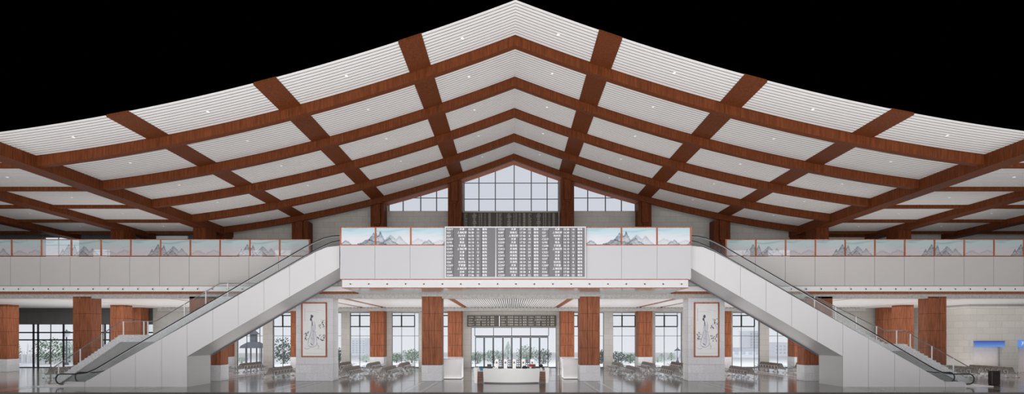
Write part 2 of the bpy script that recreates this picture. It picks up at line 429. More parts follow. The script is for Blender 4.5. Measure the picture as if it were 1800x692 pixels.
# the low glazed wall at far left, wall above with aisle shade put into its dark tile
gl0, gl1, glt = -57.0, -38.5, wz(569, YB)
wall_with_holes('wall_left_back', 'stone_dark_shade', -60, -38.5, 0, 6.8, YB, YB+0.4, [(gl0, gl1-0.0, 0, glt)])
wall_with_holes('wall_right_back', 'stone_wall', 38.5, 43.2, 0, 6.8, YB, YB+0.4, [])
wn = [0]
def window(x0, x1, z0, z1, vs, hs, y, thick=(), mat='greyframe', w=0.05):
    """a window with an outer frame, bars and one glass pane; vs/hs bar positions, thick: (x or z list, a, b, w) black bars"""
    wn[0] += 1
    root = empty('window_%d' % wn[0], ((x0+x1)/2, y, z0)); root['kind'] = 'structure'
    off = Vector(root.location)
    mb = MB()
    def bx(a, b, c, d, yy=0.0, dd=0.08): mb.box(a-off.x, b-off.x, yy, yy+dd, c-off.z, d-off.z)
    bx(x0, x0+w, z0, z1); bx(x1-w, x1, z0, z1); bx(x0, x1, z0, z0+w*1.4); bx(x0, x1, z1-w, z1)
    for v in vs: bx(v-w/2, v+w/2, z0, z1, 0.01)
    for h in hs: bx(x0, x1, h-w/2, h+w/2, 0.01)
    S(mb, 'window_frame', mat, root)
    if thick:
        mb = MB()
        for a, b, c, d in thick: bx(a, b, c, d, -0.03, 0.1)
        S(mb, 'window_sash', 'blackframe', root)
    mb = MB(); bx(x0+w, x1-w, z0+w, z1-w, 0.04, 0.012); S(mb, 'window_glass', 'glass', root)
    return root
y = YB + 0.2; px = YB/F
for a, b in lowwin:
    v1 = a + 16.6*px; v2 = a + 39.6*px; za, zb = wz(573.5, YB), wz(554, YB)
    if v2 > b - 0.1: v2 = b - 0.1
    window(a, b, 0.0, ztop, [v1, v2], [wz(590, YB)], y,
           thick=[(a, v2, zb-0.06, zb+0.06), (a, v2, za-0.06, za+0.06), (v1-0.07, v1+0.07, za, zb), (v2-0.05, v2+0.05, za, zb)])
# entrance glazing with doors
tv = [wx(p, YB) for p in (834.5, 867.5, 899.5, 932.5, 964.5)]
dv = [wx(p, YB) for p in (835, 851, 867, 884, 899.5, 915.5, 932.5, 948.5, 964)]
zt = wz(590, YB)
window(door[0], door[1], 0.0, doorz, [], [], y, thick=[(v-0.03, v+0.03, zt, doorz) for v in tv] + [(dv[0], dv[-1], zt-0.08, zt+0.04)])
for i in range(8):
    root = empty('door_%d' % (i+1), (dv[i], y-0.06, 0)); root['kind'] = 'structure'
    wd = dv[i+1]-dv[i]; mb = MB()
    for (a, b, c, d) in ((0,.09,0,zt-.1),(wd-.09,wd,0,zt-.1),(.09,wd-.09,0,.12),(.09,wd-.09,zt-.2,zt-.1)): mb.box(a+.006, b-.006, 0, .05, c+.005, d)
    S(mb, 'door_frame', 'blackframe', root)
    mb = MB(); mb.box(.1, wd-.1, .02, .03, .12, zt-.2); S(mb, 'door_glass', 'glass', root)
    mb = MB(); hx = wd-.17 if i % 2 == 0 else .17
    mb.tube([(hx, -.05, .8), (hx, -.05, 1.5)], .018); S(mb, 'door_handle', 'steel', root)
# glazing of the left aisle
xx = [wx(p, YB) for p in (24.5, 56, 64, 86, 109, 127)]
hz = [wz(584, YB), wz(597, YB)]
window(gl0, gl1, 0.0, glt, [wx(86, YB), wx(178, YB), wx(190,YB), wx(205,YB), wx(225,YB)], [], y, mat='blackframe',
   thick=[(gl0, gl1, h-.07, h+.07) for h in hz] + [(v-.08, v+.08, 0, glt) for v in (xx[0], xx[1], xx[2], xx[4], wx(182,YB), wx(240,YB))])

# upper back wall
CLB = wz(371, YB)
def ztopw(x): return P(x) - 0.33
openC = (wx(815.5,YB), wx(982,YB)); openL = (wx(683,YB), wx(790,YB)); openR = (wx(1007,YB), wx(1117.5,YB))
UPW = [(wx(a,YB), wx(b,YB)) for a, b in ((417,461), (480,511), (1288,1322), (1350,1397))]
UZ0, UZ1 = FL2+0.6, wz(438, YB)
for x0, x1 in ((-31, openL[0]), (openL[1], openC[0]), (openC[1], openR[0]), (openR[1], 31)):
    mb = MB(); x = x0
    for a, b in [q for q in UPW if x0 < q[0] and q[1] < x1]:
        mb.strip_y(frange(x, a, 6), lambda x: P(x)+0.05, lambda x: FL2, YB, YB+0.5)
        mb.strip_y(frange(a, b, 4), lambda x: P(x)+0.05, lambda x: UZ1, YB, YB+0.5); mb.box(a, b, YB, YB+.5, FL2, UZ0); x = b
    mb.strip_y(frange(x, x1, 6), lambda x: P(x)+0.05, lambda x: FL2, YB, YB+0.5); S(mb, 'wall_gable', 'stone_wall')
for a, b in UPW: window(a, b, UZ0, UZ1, [a+(b-a)*.58], [], YB+.2)
for x0, x1 in (openL, openC, openR):
    mb = MB(); mb.box(x0, x1, YB, YB+0.5, FL2, CLB); S(mb, 'wall_gable', 'stone_wall')
    xs2 = frange(x0, x1, 9)
    if x0 < RX < x1: xs2 = sorted(xs2 + [RX])
    mb = MB(); mb.strip_y(xs2, lambda x: P(x)+0.05, ztopw, YB, YB+0.5); S(mb, 'wall_gable', 'wood_rail')
def gable_window(x0, x1, vs, hs):
    wn[0] += 1; root = empty('window_%d' % wn[0], (0, 0, 0)); root['kind'] = 'structure'
    mb = MB(); yy = YB+0.15
    for v in vs: mb.box(v-.05, v+.05, yy, yy+.14, CLB, ztopw(v))
    for e, s in ((x0, 1), (x1, -1)): mb.box(min(e, e+s*.06), max(e, e+s*.06), yy, yy+.12, CLB, ztopw(e+s*.1))
    mb.box(x0, x1, yy, yy+.12, CLB, CLB+.06)
    for h in hs:
        a, b = x0, x1                                  # clip bars to the sloping head
        while ztopw(a) < h and a < RX: a += .05
        while ztopw(b) < h and b > RX: b -= .05
        if x1 < RX: b = x1
        if x0 > RX: a = x0
        mb.box(a, b, yy+.02, yy+.1, h-.035, h+.035)
    S(mb, 'window_frame', 'greyframe', root)
    xs2 = frange(x0, x1, 9)
    if x0 < RX < x1: xs2 = sorted(xs2 + [RX])
    mb = MB(); mb.strip_y(xs2, ztopw, lambda x: CLB, yy+.05, yy+.06); S(mb, 'window_glass', 'glass', root)
gable_window(*openC, [wx(p,YB) for p in (841.7,870.6,903.8,934,962)], [wz(320.7,YB), wz(349,YB)])
gable_window(*openL, [wx(p,YB) for p in (708,739,767)], [wz(347,YB)])
gable_window(*openR, [wx(p,YB) for p in (1033.5,1064.7,1093)], [wz(347,YB)])
# side parts of the upper back wall with windows just above the upper floor
def upper_side(sg):
    if sg < 0:
        wall_with_holes('wall_left_upper', 'stone_dark_shade', -60, -31, FL2, 14.4, YB, YB+.5, [(wx(74,YB), wx(139,YB), 10.5, wz(416,YB)), (wx(158,YB), wx(193,YB), 10.0, wz(437,YB))])
        window(wx(74,YB), wx(139,YB), 10.5, wz(416,YB), [wx(100,YB)], [wz(430,YB)], YB+.2)
        window(wx(158,YB), wx(193,YB), 10.0, wz(437,YB), [wx(187,YB)], [wz(441,YB)], YB+.2)
        mb = MB(); mb.box(wx(262,YB), wx(332,YB), YB-.25, YB-.02, wz(421,YB), wz(415,YB)); S(mb, 'trim_wall_strip', 'white')  # white trim stands in for a lit strip light
    else:
        wall_with_holes('wall_right_upper', 'stone_wall', 31, 60, FL2, 14.4, YB, YB+.5, [])
        mb = MB(); mb.box(31.2, wx(1550,YB), YB-.3, YB-.02, wz(417,YB), wz(409,YB)); S(mb, 'trim_wall_strip', 'wood_beam')
upper_side(-1); upper_side(1)
mb = MB(); mb.box(-60, -58, 32, 61.5, 0, 14.6); S(mb, 'wall_left', 'stone_wall')
mb = MB(); mb.box(58, 60, 32, 61.5, 0, 14.6); S(mb, 'wall_right', 'stone_wall')

# ------------------------------------------------------------------ columns
def column(x0, x1, y0, y1, ztop, base_h=1.2, zbase=0.0, gx=(0.36, 0.58), mat='wood_col'):
    root = empty('column', ((x0+x1)/2, (y0+y1)/2, zbase)); root['kind'] = 'structure'
    ox, oy = root.location.x, root.location.y
    w = x1-x0; d = y1-y0; h = ztop - zbase
    if base_h:
        mb = MB(); mb.bbox(-w/2-.03, w/2+.03, -d/2-.03, d/2+.03, 0, base_h, .02); S(mb, 'column_base', 'stone_pale', root)
    b0 = base_h + (.02 if base_h else 0)
    mb = MB(); mb.box(-w/2+.03, w/2-.03, -d/2+.03, d/2-.03, b0-.02, h); S(mb, 'column_core', 'groove', root)
    mb = MB(); g = .012
    rows = max(1, round((h-b0)/1.25)); rh = (h-b0)/rows
    cuts = [-w/2] + [-w/2 + w*t for t in gx] + [w/2]
    for r in range(rows):
        za, zb = b0 + r*rh + g, b0 + (r+1)*rh - (0 if r == rows-1 else g)
        for i in range(len(cuts)-1): mb.box(cuts[i]+(g if i else 0), cuts[i+1]-(g if i < len(cuts)-2 else 0), -d/2, -d/2+.05, za, zb)
        for s in (-1, 1): mb.box(s*w/2-.05 if s > 0 else -w/2, w/2 if s > 0 else -w/2+.05, -d/2+.055, d/2, za, zb)
    S(mb, 'column_cladding', mat, root)
    return root
for c in (-6.05, 5.87): column(c-.75, c+.75, 42.9, 44.1, 6.37, gx=(.36, .64) if c < 0 else (.38, .64))
column(-24.35, -22.0, 42.95, 44.1, 6.37); column(22.1, 24.2, 42.95, 44.1, 6.37)
for c in (-32.45, 32.1): column(c-.7, c+.7, 42.95, 44.0, 6.37, gx=(.36,) if c < 0 else (.64,))
for sg in (-1, 1):
    for c, yy, w in ((37.8, 54.4, .62), (39.3, 59.3, .6)): column(sg*c-w, sg*c+w, yy, yy+1.3, 6.37, gx=(.45,))
column(-49.2, -47.75, 53.8, 55.1, 6.37, gx=(.7,))
for c in (5.9, 14.05, 22.3, 30.4):
    for sg in (-1, 1):
        x = CX + sg*c
        if c < 20: column(x-.72, x+.72, 59.5, 60.98, 6.0)
        else: column(x-.75, x+.75, 59.5, 60.98, 6.0)
# upper columns on the gable wall with stepped capitals
for c in (5.9, 14.0, 22.1):
    for sg in (-1, 1):
        x = CX + sg*c; w = .70 if c < 20 else .84; top = P(x) - .3
        r = column(x-w, x+w, 59.5, 60.98, top - .2, base_h=0, zbase=FL2, gx=(.42, .58), mat='wood_beam')
        h = top - FL2
        mb = MB(); mb.bbox(-.36, .36, -1.0, -.74, h-2.35, h, .03); mb.bbox(-.24, .24, -.95, -.74, h-2.52, h-2.36, .02)
        mb.bbox(-.15, .15, -.86, -.74, 0, h-2.53, .01)
        S(mb, 'column_capital', 'wood_beam', r)
for sg in (-1, 1):
    x = CX + sg*30.45; column(x-.62, x+.62, 55.6, 57.6, 13.95, base_h=0, zbase=FL2, mat='wood_beam')
    column(x-.62, x+.62, 59.6, 60.9, 13.95, base_h=0, zbase=FL2, mat='wood_beam')
    x = CX + sg*38.5; column(x-.62, x+.62, 55.6, 57.4, 13.72, base_h=0, zbase=FL2, mat='wood_beam')
# stone piers with the scroll paintings
for x0, x1 in ((-16.31, -13.52), (13.31, 16.06)):
    root = empty('column_pier', ((x0+x1)/2, 43.6, 0)); root['kind'] = 'structure'; w = x1-x0
    mb = MB(); mb.box(-w/2, w/2, -.65, .65, 1.26, 6.37); S(mb, 'pier_shaft', 'stone_pale', root)
    mb = MB(); mb.bbox(-w/2-.02, w/2+.02, -.67, .67, 0, 1.25, .02); S(mb, 'pier_base', 'stone_pale', root)
# right-hand service wall with hatch
KY = 53.5
kz0, kz1 = 0.0, wz(598.7, KY)
wall_with_holes('wall_service', 'stone_wall', 43.0, 60, 0, 6.4, KY, KY+.3, [(wx(1711,KY), wx(1762,KY), 0.55, kz1), (wx(1790,KY), wx(1836,KY), 0, kz1)])
mb = MB(); mb.box(43.0, 43.3, KY+.3, YB, 0, 6.4); S(mb, 'wall_service_side', 'stone_wall')
mb = MB(); mb.box(43.3, 60, KY+.55, KY+.65, 0, 6.4); S(mb, 'wall_service_back', 'kiosk')

# ------------------------------------------------------------------ balcony fascias
def slabs(mb, xs, y0, y1, z0, z1, g=.012):
    for a, b in zip(xs, xs[1:]): mb.box(a+g, b-g, y0, y1, z0, z1)
YM = 42.6; PM = 52.35*YM/F
seamsL = [wx(20.2-1.7+52.35*k, YM) for k in range(-3, 14)]
seamsR = [wx(1276.6-1+52.35*k, YM) for k in range(-3, 15)]
z_pb, z_pt, z_rt = 7.15, FL2-.03, 10.64
for nm, seams in (('wall_balcony_left', seamsL), ('wall_balcony_right', seamsR)):
    mb = MB(); slabs(mb, seams, YM, YM+.05, z_pb, z_pt); S(mb, nm, 'panel2')
mb = MB(); mb.box(-58, 58, YM+.03, YM+.10, 6.72, z_pt); S(mb, 'wall_balcony_backing', 'groove')
mb = MB(); mb.box(-58, 58, YM+.02, YM+.30, 6.73, z_pb-.03); S(mb, 'trim_light_strip', 'white')
for a, b in ((-58, -11.6), (12.0, 58)):
    mb = MB(); mb.box(a, b, YM-.01, YM+.35, 6.56, 6.72); S(mb, 'trim_wood_band', 'wood_col')
# bridge
YBR = 37.5; bx0, bx1 = wx(597.5, YBR), wx(1215, YBR)
bs = [wx(p, YBR) for p in (597.5, 659, 721, 783)] + [wx(783+61.7*k, YBR) for k in range(1, 4)] + [wx(p, YBR) for p in (1030, 1092.5, 1155, 1215)]
mb = MB(); slabs(mb, bs, YBR, YBR+.05, z_pb+.02, z_pt); mb.box(bx0, bx0+.04, YBR+.06, 38.2, z_pb+.02, z_pt); mb.box(bx1-.04, bx1, YBR+.06, 38.2, z_pb+.02, z_pt)
S(mb, 'wall_bridge', 'panel_b')
mb = MB(); mb.box(bx0+.05, bx1-.05, YBR+.05, YM-.02, 7.12, z_pt); S(mb, 'slab_bridge', 'panel2')
mb = MB(); mb.box(wx(601,YBR), wx(1210,YBR), YBR+.04, YM+.34, 6.55, 7.10); S(mb, 'slab_bridge_soffit', 'soffit')
mb = MB()
mb.box(wx(600,YBR), wx(1211,YBR), YBR+.02, YBR+.06, 7.10, 7.15); mb.box(wx(601,YBR), wx(1210,YBR), YBR+.02, YBR+.06, 6.54, 6.59)
S(mb, 'trim_bridge', 'wood_rail')
mb = MB(); mb.box(bx0, bx1, YBR, YM, z_pt, FL2); S(mb, 'floor_bridge', 'floor_light')

# ------------------------------------------------------------------ painted glass balustrades
def smooth(a, b, x):
    t = max(0, min(1, (x-a)/(b-a))); return t*t*(3-2*t)
def ridge_fn(peaks, seed, rough):
    def f(u):
        h = 0
        for c, w, hh in peaks:
            d = abs(u-c)/w
            if d < 1: h = max(h, hh*(1-d)**1.15)
        if h > 0: h += rough*noise.noise(Vector((u*9, seed, 0)))*min(1, h*4) + rough*.5*noise.noise(Vector((u*27, seed+5, 0)))*min(1, h*4)
        return h
    return f
DESIGN = {  # layers (ridge, colour, strength) back to front
 'A': [([(1.08,.5,.62)],11,.05,(.36,.47,.56),.45), ([(.97,.30,.72),(.72,.2,.28)],3,.06,(.07,.15,.23),.95), ([(.13,.2,.28),(.2,.12,.22)],8,.04,(.27,.37,.48),.8), ([(.84,.42,.36)],5,.09,(.13,.19,.28),.8)],
 'B': [([(.42,.4,.6),(.68,.28,.55)],21,.06,(.45,.56,.64),.55), ([(-.02,.22,.78),(.12,.2,.82)],4,.05,(.10,.19,.28),.9), ([(.38,.3,.42)],6,.06,(.12,.23,.34),.85), ([(.05,.3,.22)],9,.05,(.17,.23,.33),.7)],
 'C': [([(.2,.45,.38),(.85,.4,.3)],31,.05,(.55,.62,.68),.35), ([(.52,.2,.3),(.42,.15,.24)],7,.05,(.25,.36,.47),.75), ([(1.02,.12,.22)],14,.05,(.06,.09,.15),.9)]}
DESIGN_M = {
 'A': [([(1.08,.5,.5)],11,.05,(.36,.47,.56),.30), ([(.93,.28,.74),(.72,.16,.42)],3,.07,(.06,.16,.24),.95)],
 'B': [([(.42,.4,.62),(.72,.25,.48)],21,.08,(.28,.42,.52),.6), ([(-.04,.2,.66),(.08,.16,.72)],4,.06,(.14,.26,.36),.75), ([(.38,.22,.38)],6,.06,(.14,.28,.38),.7)],
 'C': [([(.25,.5,.34),(.8,.45,.42)],31,.06,(.66,.60,.58),.35)]}
def pane_mesh(name, key, w, h, designs, mat, main):
    nx, nz = 72, 40; vs = []; fs = []; cols = []
    L = [(ridge_fn(p, s, r), c, st) for p, s, r, c, st in designs[key]]
    for j in range(nz+1):
        v = j/nz
        for i in range(nx+1):
            u = i/nx; vs.append((u*w, 0, v*h))
            sky = Vector((.44,.60,.66)) if not main else Vector((.56,.75,.78))
            low = Vector((.66,.67,.72)) if not main else Vector((.72,.71,.75))
            c = low.lerp(sky, smooth(.25, .95, v + .12*noise.noise(Vector((u*2, v*3, ord(key))))))
            st_ = noise.noise(Vector((u*1.6, v*9 + .5*math.sin(u*5), 3.3+ord(key))))
            if st_ > 0.1: c = c.lerp(Vector((.30,.46,.54)), min(.55, (st_-.1)*1.6)*smooth(.35, .8, v))
            if st_ < -.15: c = c.lerp(Vector((.72,.62,.60)), min(.4, (-st_-.15)*1.6)*smooth(.9, .4, v))
            for f, cc, stn in L:
                hh = f(u)
                if hh > .03 and v < hh:
                    fade = min(1, stn*1.3) * (0.42 + .58*smooth(hh-.55*max(hh, .25), hh, v))
                    tex = .75 + .5*noise.noise(Vector((u*22, v*16, hh)))
                    c = c.lerp(Vector(cc)*.42, max(0, min(1, fade*tex)))
            cols.append((c.x, c.y, c.z, 1))
    for j in range(nz):
        for i in range(nx): a = j*(nx+1)+i; fs.append((a, a+1, a+nx+2, a+nx+1))
    me = bpy.data.meshes.new(name); me.from_pydata(vs, [], fs); me.update()
    at = me.color_attributes.new('Col', 'FLOAT_COLOR', 'POINT')
    for i, c in enumerate(cols): at.data[i].color = c
    me.materials.append(M[mat]); return me
def balustrade(name, label, posts, ztopr, y, seq, designs, mat, main, pw_=.11, rail=.05):
    root = thing(name, label, 'balustrade', None, ((posts[0]+posts[-1])/2, y, FL2)); ox = root.location.x
    h = ztopr - FL2; w = posts[1]-posts[0]-pw_; ms = {}
    mb = MB(); mb.box(posts[0]-ox-pw_/2, posts[-1]-ox+pw_/2, -.04, .06, h-rail, h); mb.build('top_rail', 'wood_rail', root)
    mb = MB(); mb.box(posts[0]-ox-pw_/2, posts[-1]-ox+pw_/2, -.04, .06, 0, rail); mb.build('bottom_rail', 'wood_rail', root)
    for i, p in enumerate(posts):
        mb = MB(); mb.box(p-ox-pw_/2, p-ox+pw_/2, -.03, .05, rail+.002, h-rail-.002); mb.build('post', 'wood_rail', root)
    for i in range(len(posts)-1):
        k = seq[i % len(seq)]; wi = posts[i+1]-posts[i]-pw_
        if k not in ms: ms[k] = pane_mesh('painted_pane', k, w, h-2*rail, designs, mat, main)
        o = bpy.data.objects.new('painted_pane', ms[k]); COL.objects.link(o); o.parent = root
        o.location = (posts[i]-ox+pw_/2, 0, rail); o.scale = (wi/w, 1, 1)
    return root
postsL = [wx(20.2+52.35*k, YM) for k in range(-1, 11)]
postsR = [wx(1276.6+52.35*k, YM) for k in range(0, 11)]
balustrade('glass_balustrade', 'long balcony balustrade of mountain painted glass above left escalator and staircase', postsL, z_rt, YM+.04, 'BCABCABCABC', DESIGN_M, 'paint_m', True)
balustrade('glass_balustrade', 'long balcony balustrade of mountain painted glass above right escalator and staircase', postsR, z_rt, YM+.04, 'ABC', DESIGN_M, 'paint_m', True)
zbt = wz(398.5, YBR)
balustrade('glass_balustrade', 'bright ink landscape glass balustrade on the bridge, left of the big timetable board', [wx(p, YBR) for p in (598.5, 660, 722, 783.5)], zbt, YBR+.03, 'ABC', DESIGN, 'paint_b', False, .10, .055)
balustrade('glass_balustrade', 'bright ink landscape glass balustrade on the bridge, right of the big timetable board', [wx(p, YBR) for p in (1029.5, 1092.5, 1155, 1214.5)], zbt, YBR+.03, 'ABC', DESIGN, 'paint_b', False, .10, .055)

# ------------------------------------------------------------------ timetable boards
def text_mesh(items):
    """items: (text, x, z, size, align) -> MB of flat lettering in the x,z plane"""
    mb = MB(); cache = {}
    for t, x, z, size, al in items:
        key = (t, al)
        if key not in cache:
            cu = bpy.data.curves.new('lettering', 'FONT'); cu.body = t; cu.size = 1; cu.align_x = al; cu.align_y = 'CENTER'; cu.resolution_u = 2
            ob = bpy.data.objects.new('lettering', cu); COL.objects.link(ob); bpy.context.view_layer.update()
            me = bpy.data.meshes.new_from_object(ob.evaluated_get(bpy.context.evaluated_depsgraph_get()))
            cache[key] = ([tuple(v.co) for v in me.vertices], [tuple(p.vertices) for p in me.polygons])
            bpy.data.objects.remove(ob); bpy.data.curves.remove(cu); bpy.data.meshes.remove(me)
        vs, fs = cache[key]
        mb.add([(x+v[0]*size, 0, z+v[1]*size) for v in vs], fs)
    return mb
R1 = ['C2217 天津 15 50 16','G21 上海虹桥 16 00 11','G27 杭州东 16 05 12','C2219 天津 16 10 11','G195 青岛 16 10 6','C2206 于家堡 16 15 13','G149 上海虹桥 16 10 8','C2221 天津 16 15 13','G2615 天津 16 10 8','G237 青岛 16 15 12','G26 杭州东 16 10 8','C2207 于家堡 16 15 13','G13 上海虹桥 17 00 16','Z226 吉林 17 00 10','G2601 天津 17 06 22']
R2 = ['C2233 天津 17 34 22','G387 余姚北 17 38 12','G157 上海虹桥 17 42 8','G2609 天津 17 48 18','C2235 天津 17 52 10','G201 南京南 18 00 21','C2413 天津西 18 06 22','G203 南京南 18 05 20','C2415 天津西 18 06 24','G205 南京南 18 05 5','C2417 天津西 18 10 24','G2207 天津 18 20 23','G207 南京南 18 25 13','G399 余姚北 18 28 8','C2239 天津 18 40 22']
def board(name, label, x0, x1, z0, z1, y, rows, nrow, face, txt, frame, fw, start=0):
    root = thing(name, label, 'display board', None, ((x0+x1)/2, y, z0))
    w = x1-x0; h = z1-z0; ox = -w/2
    mb = MB(); mb.box(ox+fw, w/2-fw, 0, .1, fw, h-fw); df = mb.build('display_face', face, root)
    mb = MB()
    for a, b, c, d in ((ox,w/2,0,fw),(ox,w/2,h-fw,h),(ox,ox+fw,fw,h-fw),(w/2-fw,w/2,fw,h-fw)): mb.box(a, b, -.03, .12, c, d)
    mb.build('frame', frame, root)
    U = lambda p: ox + (p-782)/248*w
    for p in (797, 821.5, 833.5, 846.5, 887.5, 911.5, 923.5, 936.5, 964.5, 988.5, 1001.5, 1013.5):
        mb = MB(); mb.box(U(p)-.0025*w, U(p)+.0025*w, -.004, 0, fw, h-fw); mb.build('column_line', 'board_line' if face == 'board' else 'black', df)
    mb = MB(); p = 871.5; mb.box(U(p)-.003*w, U(p)+.003*w, -.008, 0, fw, h-fw); mb.build('divider', 'steel', df)
    rp = (h-2*fw)/nrow; items = []
    for base, data in ((782, rows[0]), (872.5, rows[1]), (949.5, rows[0])):
        for r in range(nrow):
            n_, d_, hh, mm, pl = data[(r+start) % len(data)].split()
            z = h - fw - rp*(r+.5); s = rp*.80; sc = rp*.74
            items += [(n_, U(base+3.2), z, s*.92, 'LEFT'), (d_, U(base+30), z, sc, 'CENTER'), (hh, U(base+43), z, s, 'CENTER'), (mm, U(base+49), z, s, 'CENTER'), (pl, U(base+58), z, s, 'CENTER'), ('候车', U(base+70), z, sc*1.05, 'CENTER')]
    t = text_mesh(items); t.v = [(a, -.012, c) for a, b, c in t.v]
    t.build('lettering', txt, df)
    return root
board('timetable_board', 'large grey train timetable board mounted on the front of the bridge', wx(782, 37.3), wx(1030, 37.3), wz(488.5, 37.3), wz(398, 37.3), 37.3, (R1, R2), 15, 'board', 'txt', 'panel', .075)
board('timetable_board', 'dark brown timetable board on the gable wall below the arched clerestory glazing', wx(813.5, 60.85), wx(980.5, 60.85), wz(416, 60.85), wz(373.5, 60.85), 60.85, (R1, R2), 15, 'board_dark', 'txt_dim', 'black', .05)
board('timetable_board', 'low dark timetable board with four rows above the glass entrance doors', wx(821.5, 60.85), wx(977.5, 60.85), wz(573.6, 60.85), wz(554.3, 60.85), 60.85, (R1[5:], R2[5:]), 4, 'board_dark', 'txt_dim', 'black', .04)

# ------------------------------------------------------------------ spot lights on the fascias
def spot_proto(r):
    root = empty('spotlight')
    mb = MB(); mb.lathe([(r,0),(r,.02),(r*.86,.03),(r*.8,.012)], 0, 0, 0, 16)
    mb.v = [(x, -z, y_) for x, y_, z in mb.v]; rg = mb.build('housing_ring', 'white', root, True)
    mb = MB(); mb.lathe([(r*.7,.0),(r*.7,.05),(r*.45,.085),(r*.2,.09)], 0, 0, 0, 14); mb.v = [(x, -z, y_ - z*.6) for x, y_, z in mb.v]
    mb.build('lamp_head', 'white', rg, True)
    mb = MB(); mb.disc_y(0, -.093, -r*.34, r*.42, .02, 12); mb.build('lamp_opening', 'black', rg)
    return root
sp = spot_proto(.115); first = [True]
def place_spot(x, y, z, label, group):
    o = sp if first[0] else copy_tree(sp); first[0] = False
    o.location = (x, y, z); tag(o, label, 'spotlight', group)
for k in range(19): place_spot(wx(616.3+32.3*k, YBR), YBR+.04, wz(498, YBR), 'small round spotlight in the white strip under the bridge fascia', 'spotlights under the bridge fascia')
for k in range(18): place_spot(wx(7.6+26.18*k, YM), YM+.02, 6.94, 'small round spotlight in the white strip under the left balcony', 'spotlights under the left balcony')
for k in range(18): place_spot(wx(1338.0+26.18*k, YM), YM+.02, 6.94, 'small round spotlight in the white strip under the right balcony', 'spotlights under the right balcony')
# roof downlights
dl = None
def downlight(x, y, z, label, group, r=.1):
    global dl
    if dl is None:
        dl = empty('downlight')
        mb = MB(); mb.lathe([(.11,0),(.11,-.03),(.085,-.035),(.08,-.012)], 0,0,0, 14); mb.build('trim_ring', 'white', dl, True)
        mb = MB(); mb.lathe([(.078,-.008),(.078,-.02)], 0,0,0, 14); mb.build('lens', 'spot', dl)
        o = dl
    else: o = copy_tree(dl)
    o.location = (x, y, z); tag(o, label, 'downlight', group)
for k in range(6):
    yc = (starts[k]+ends[k])/2
    if k == 5: continue
    for x in (-2.95, 2.75, CX-9.75, CX+9.75, CX-18, CX+18, CX-26, CX+26): downlight(x, yc, P(x), 'tiny recessed downlight in the white slats of the pitched roof', 'downlights in the pitched roof slats')
    for x in (-34.5, 34.3, -42.7, 42.5): downlight(x, yc, FLAT, 'tiny recessed downlight in the flat slatted ceiling beside the pitched roof', 'downlights in the flat aisle ceiling')
for x in (-22, -17.7, -9.4, -6.6, 6.4, 9.2, 17.5, 21.8):
    for yy in (46, 51): downlight(x, yy, zc, 'tiny recessed downlight in the white ceiling of the lower hall', 'downlights in the lower hall ceiling')

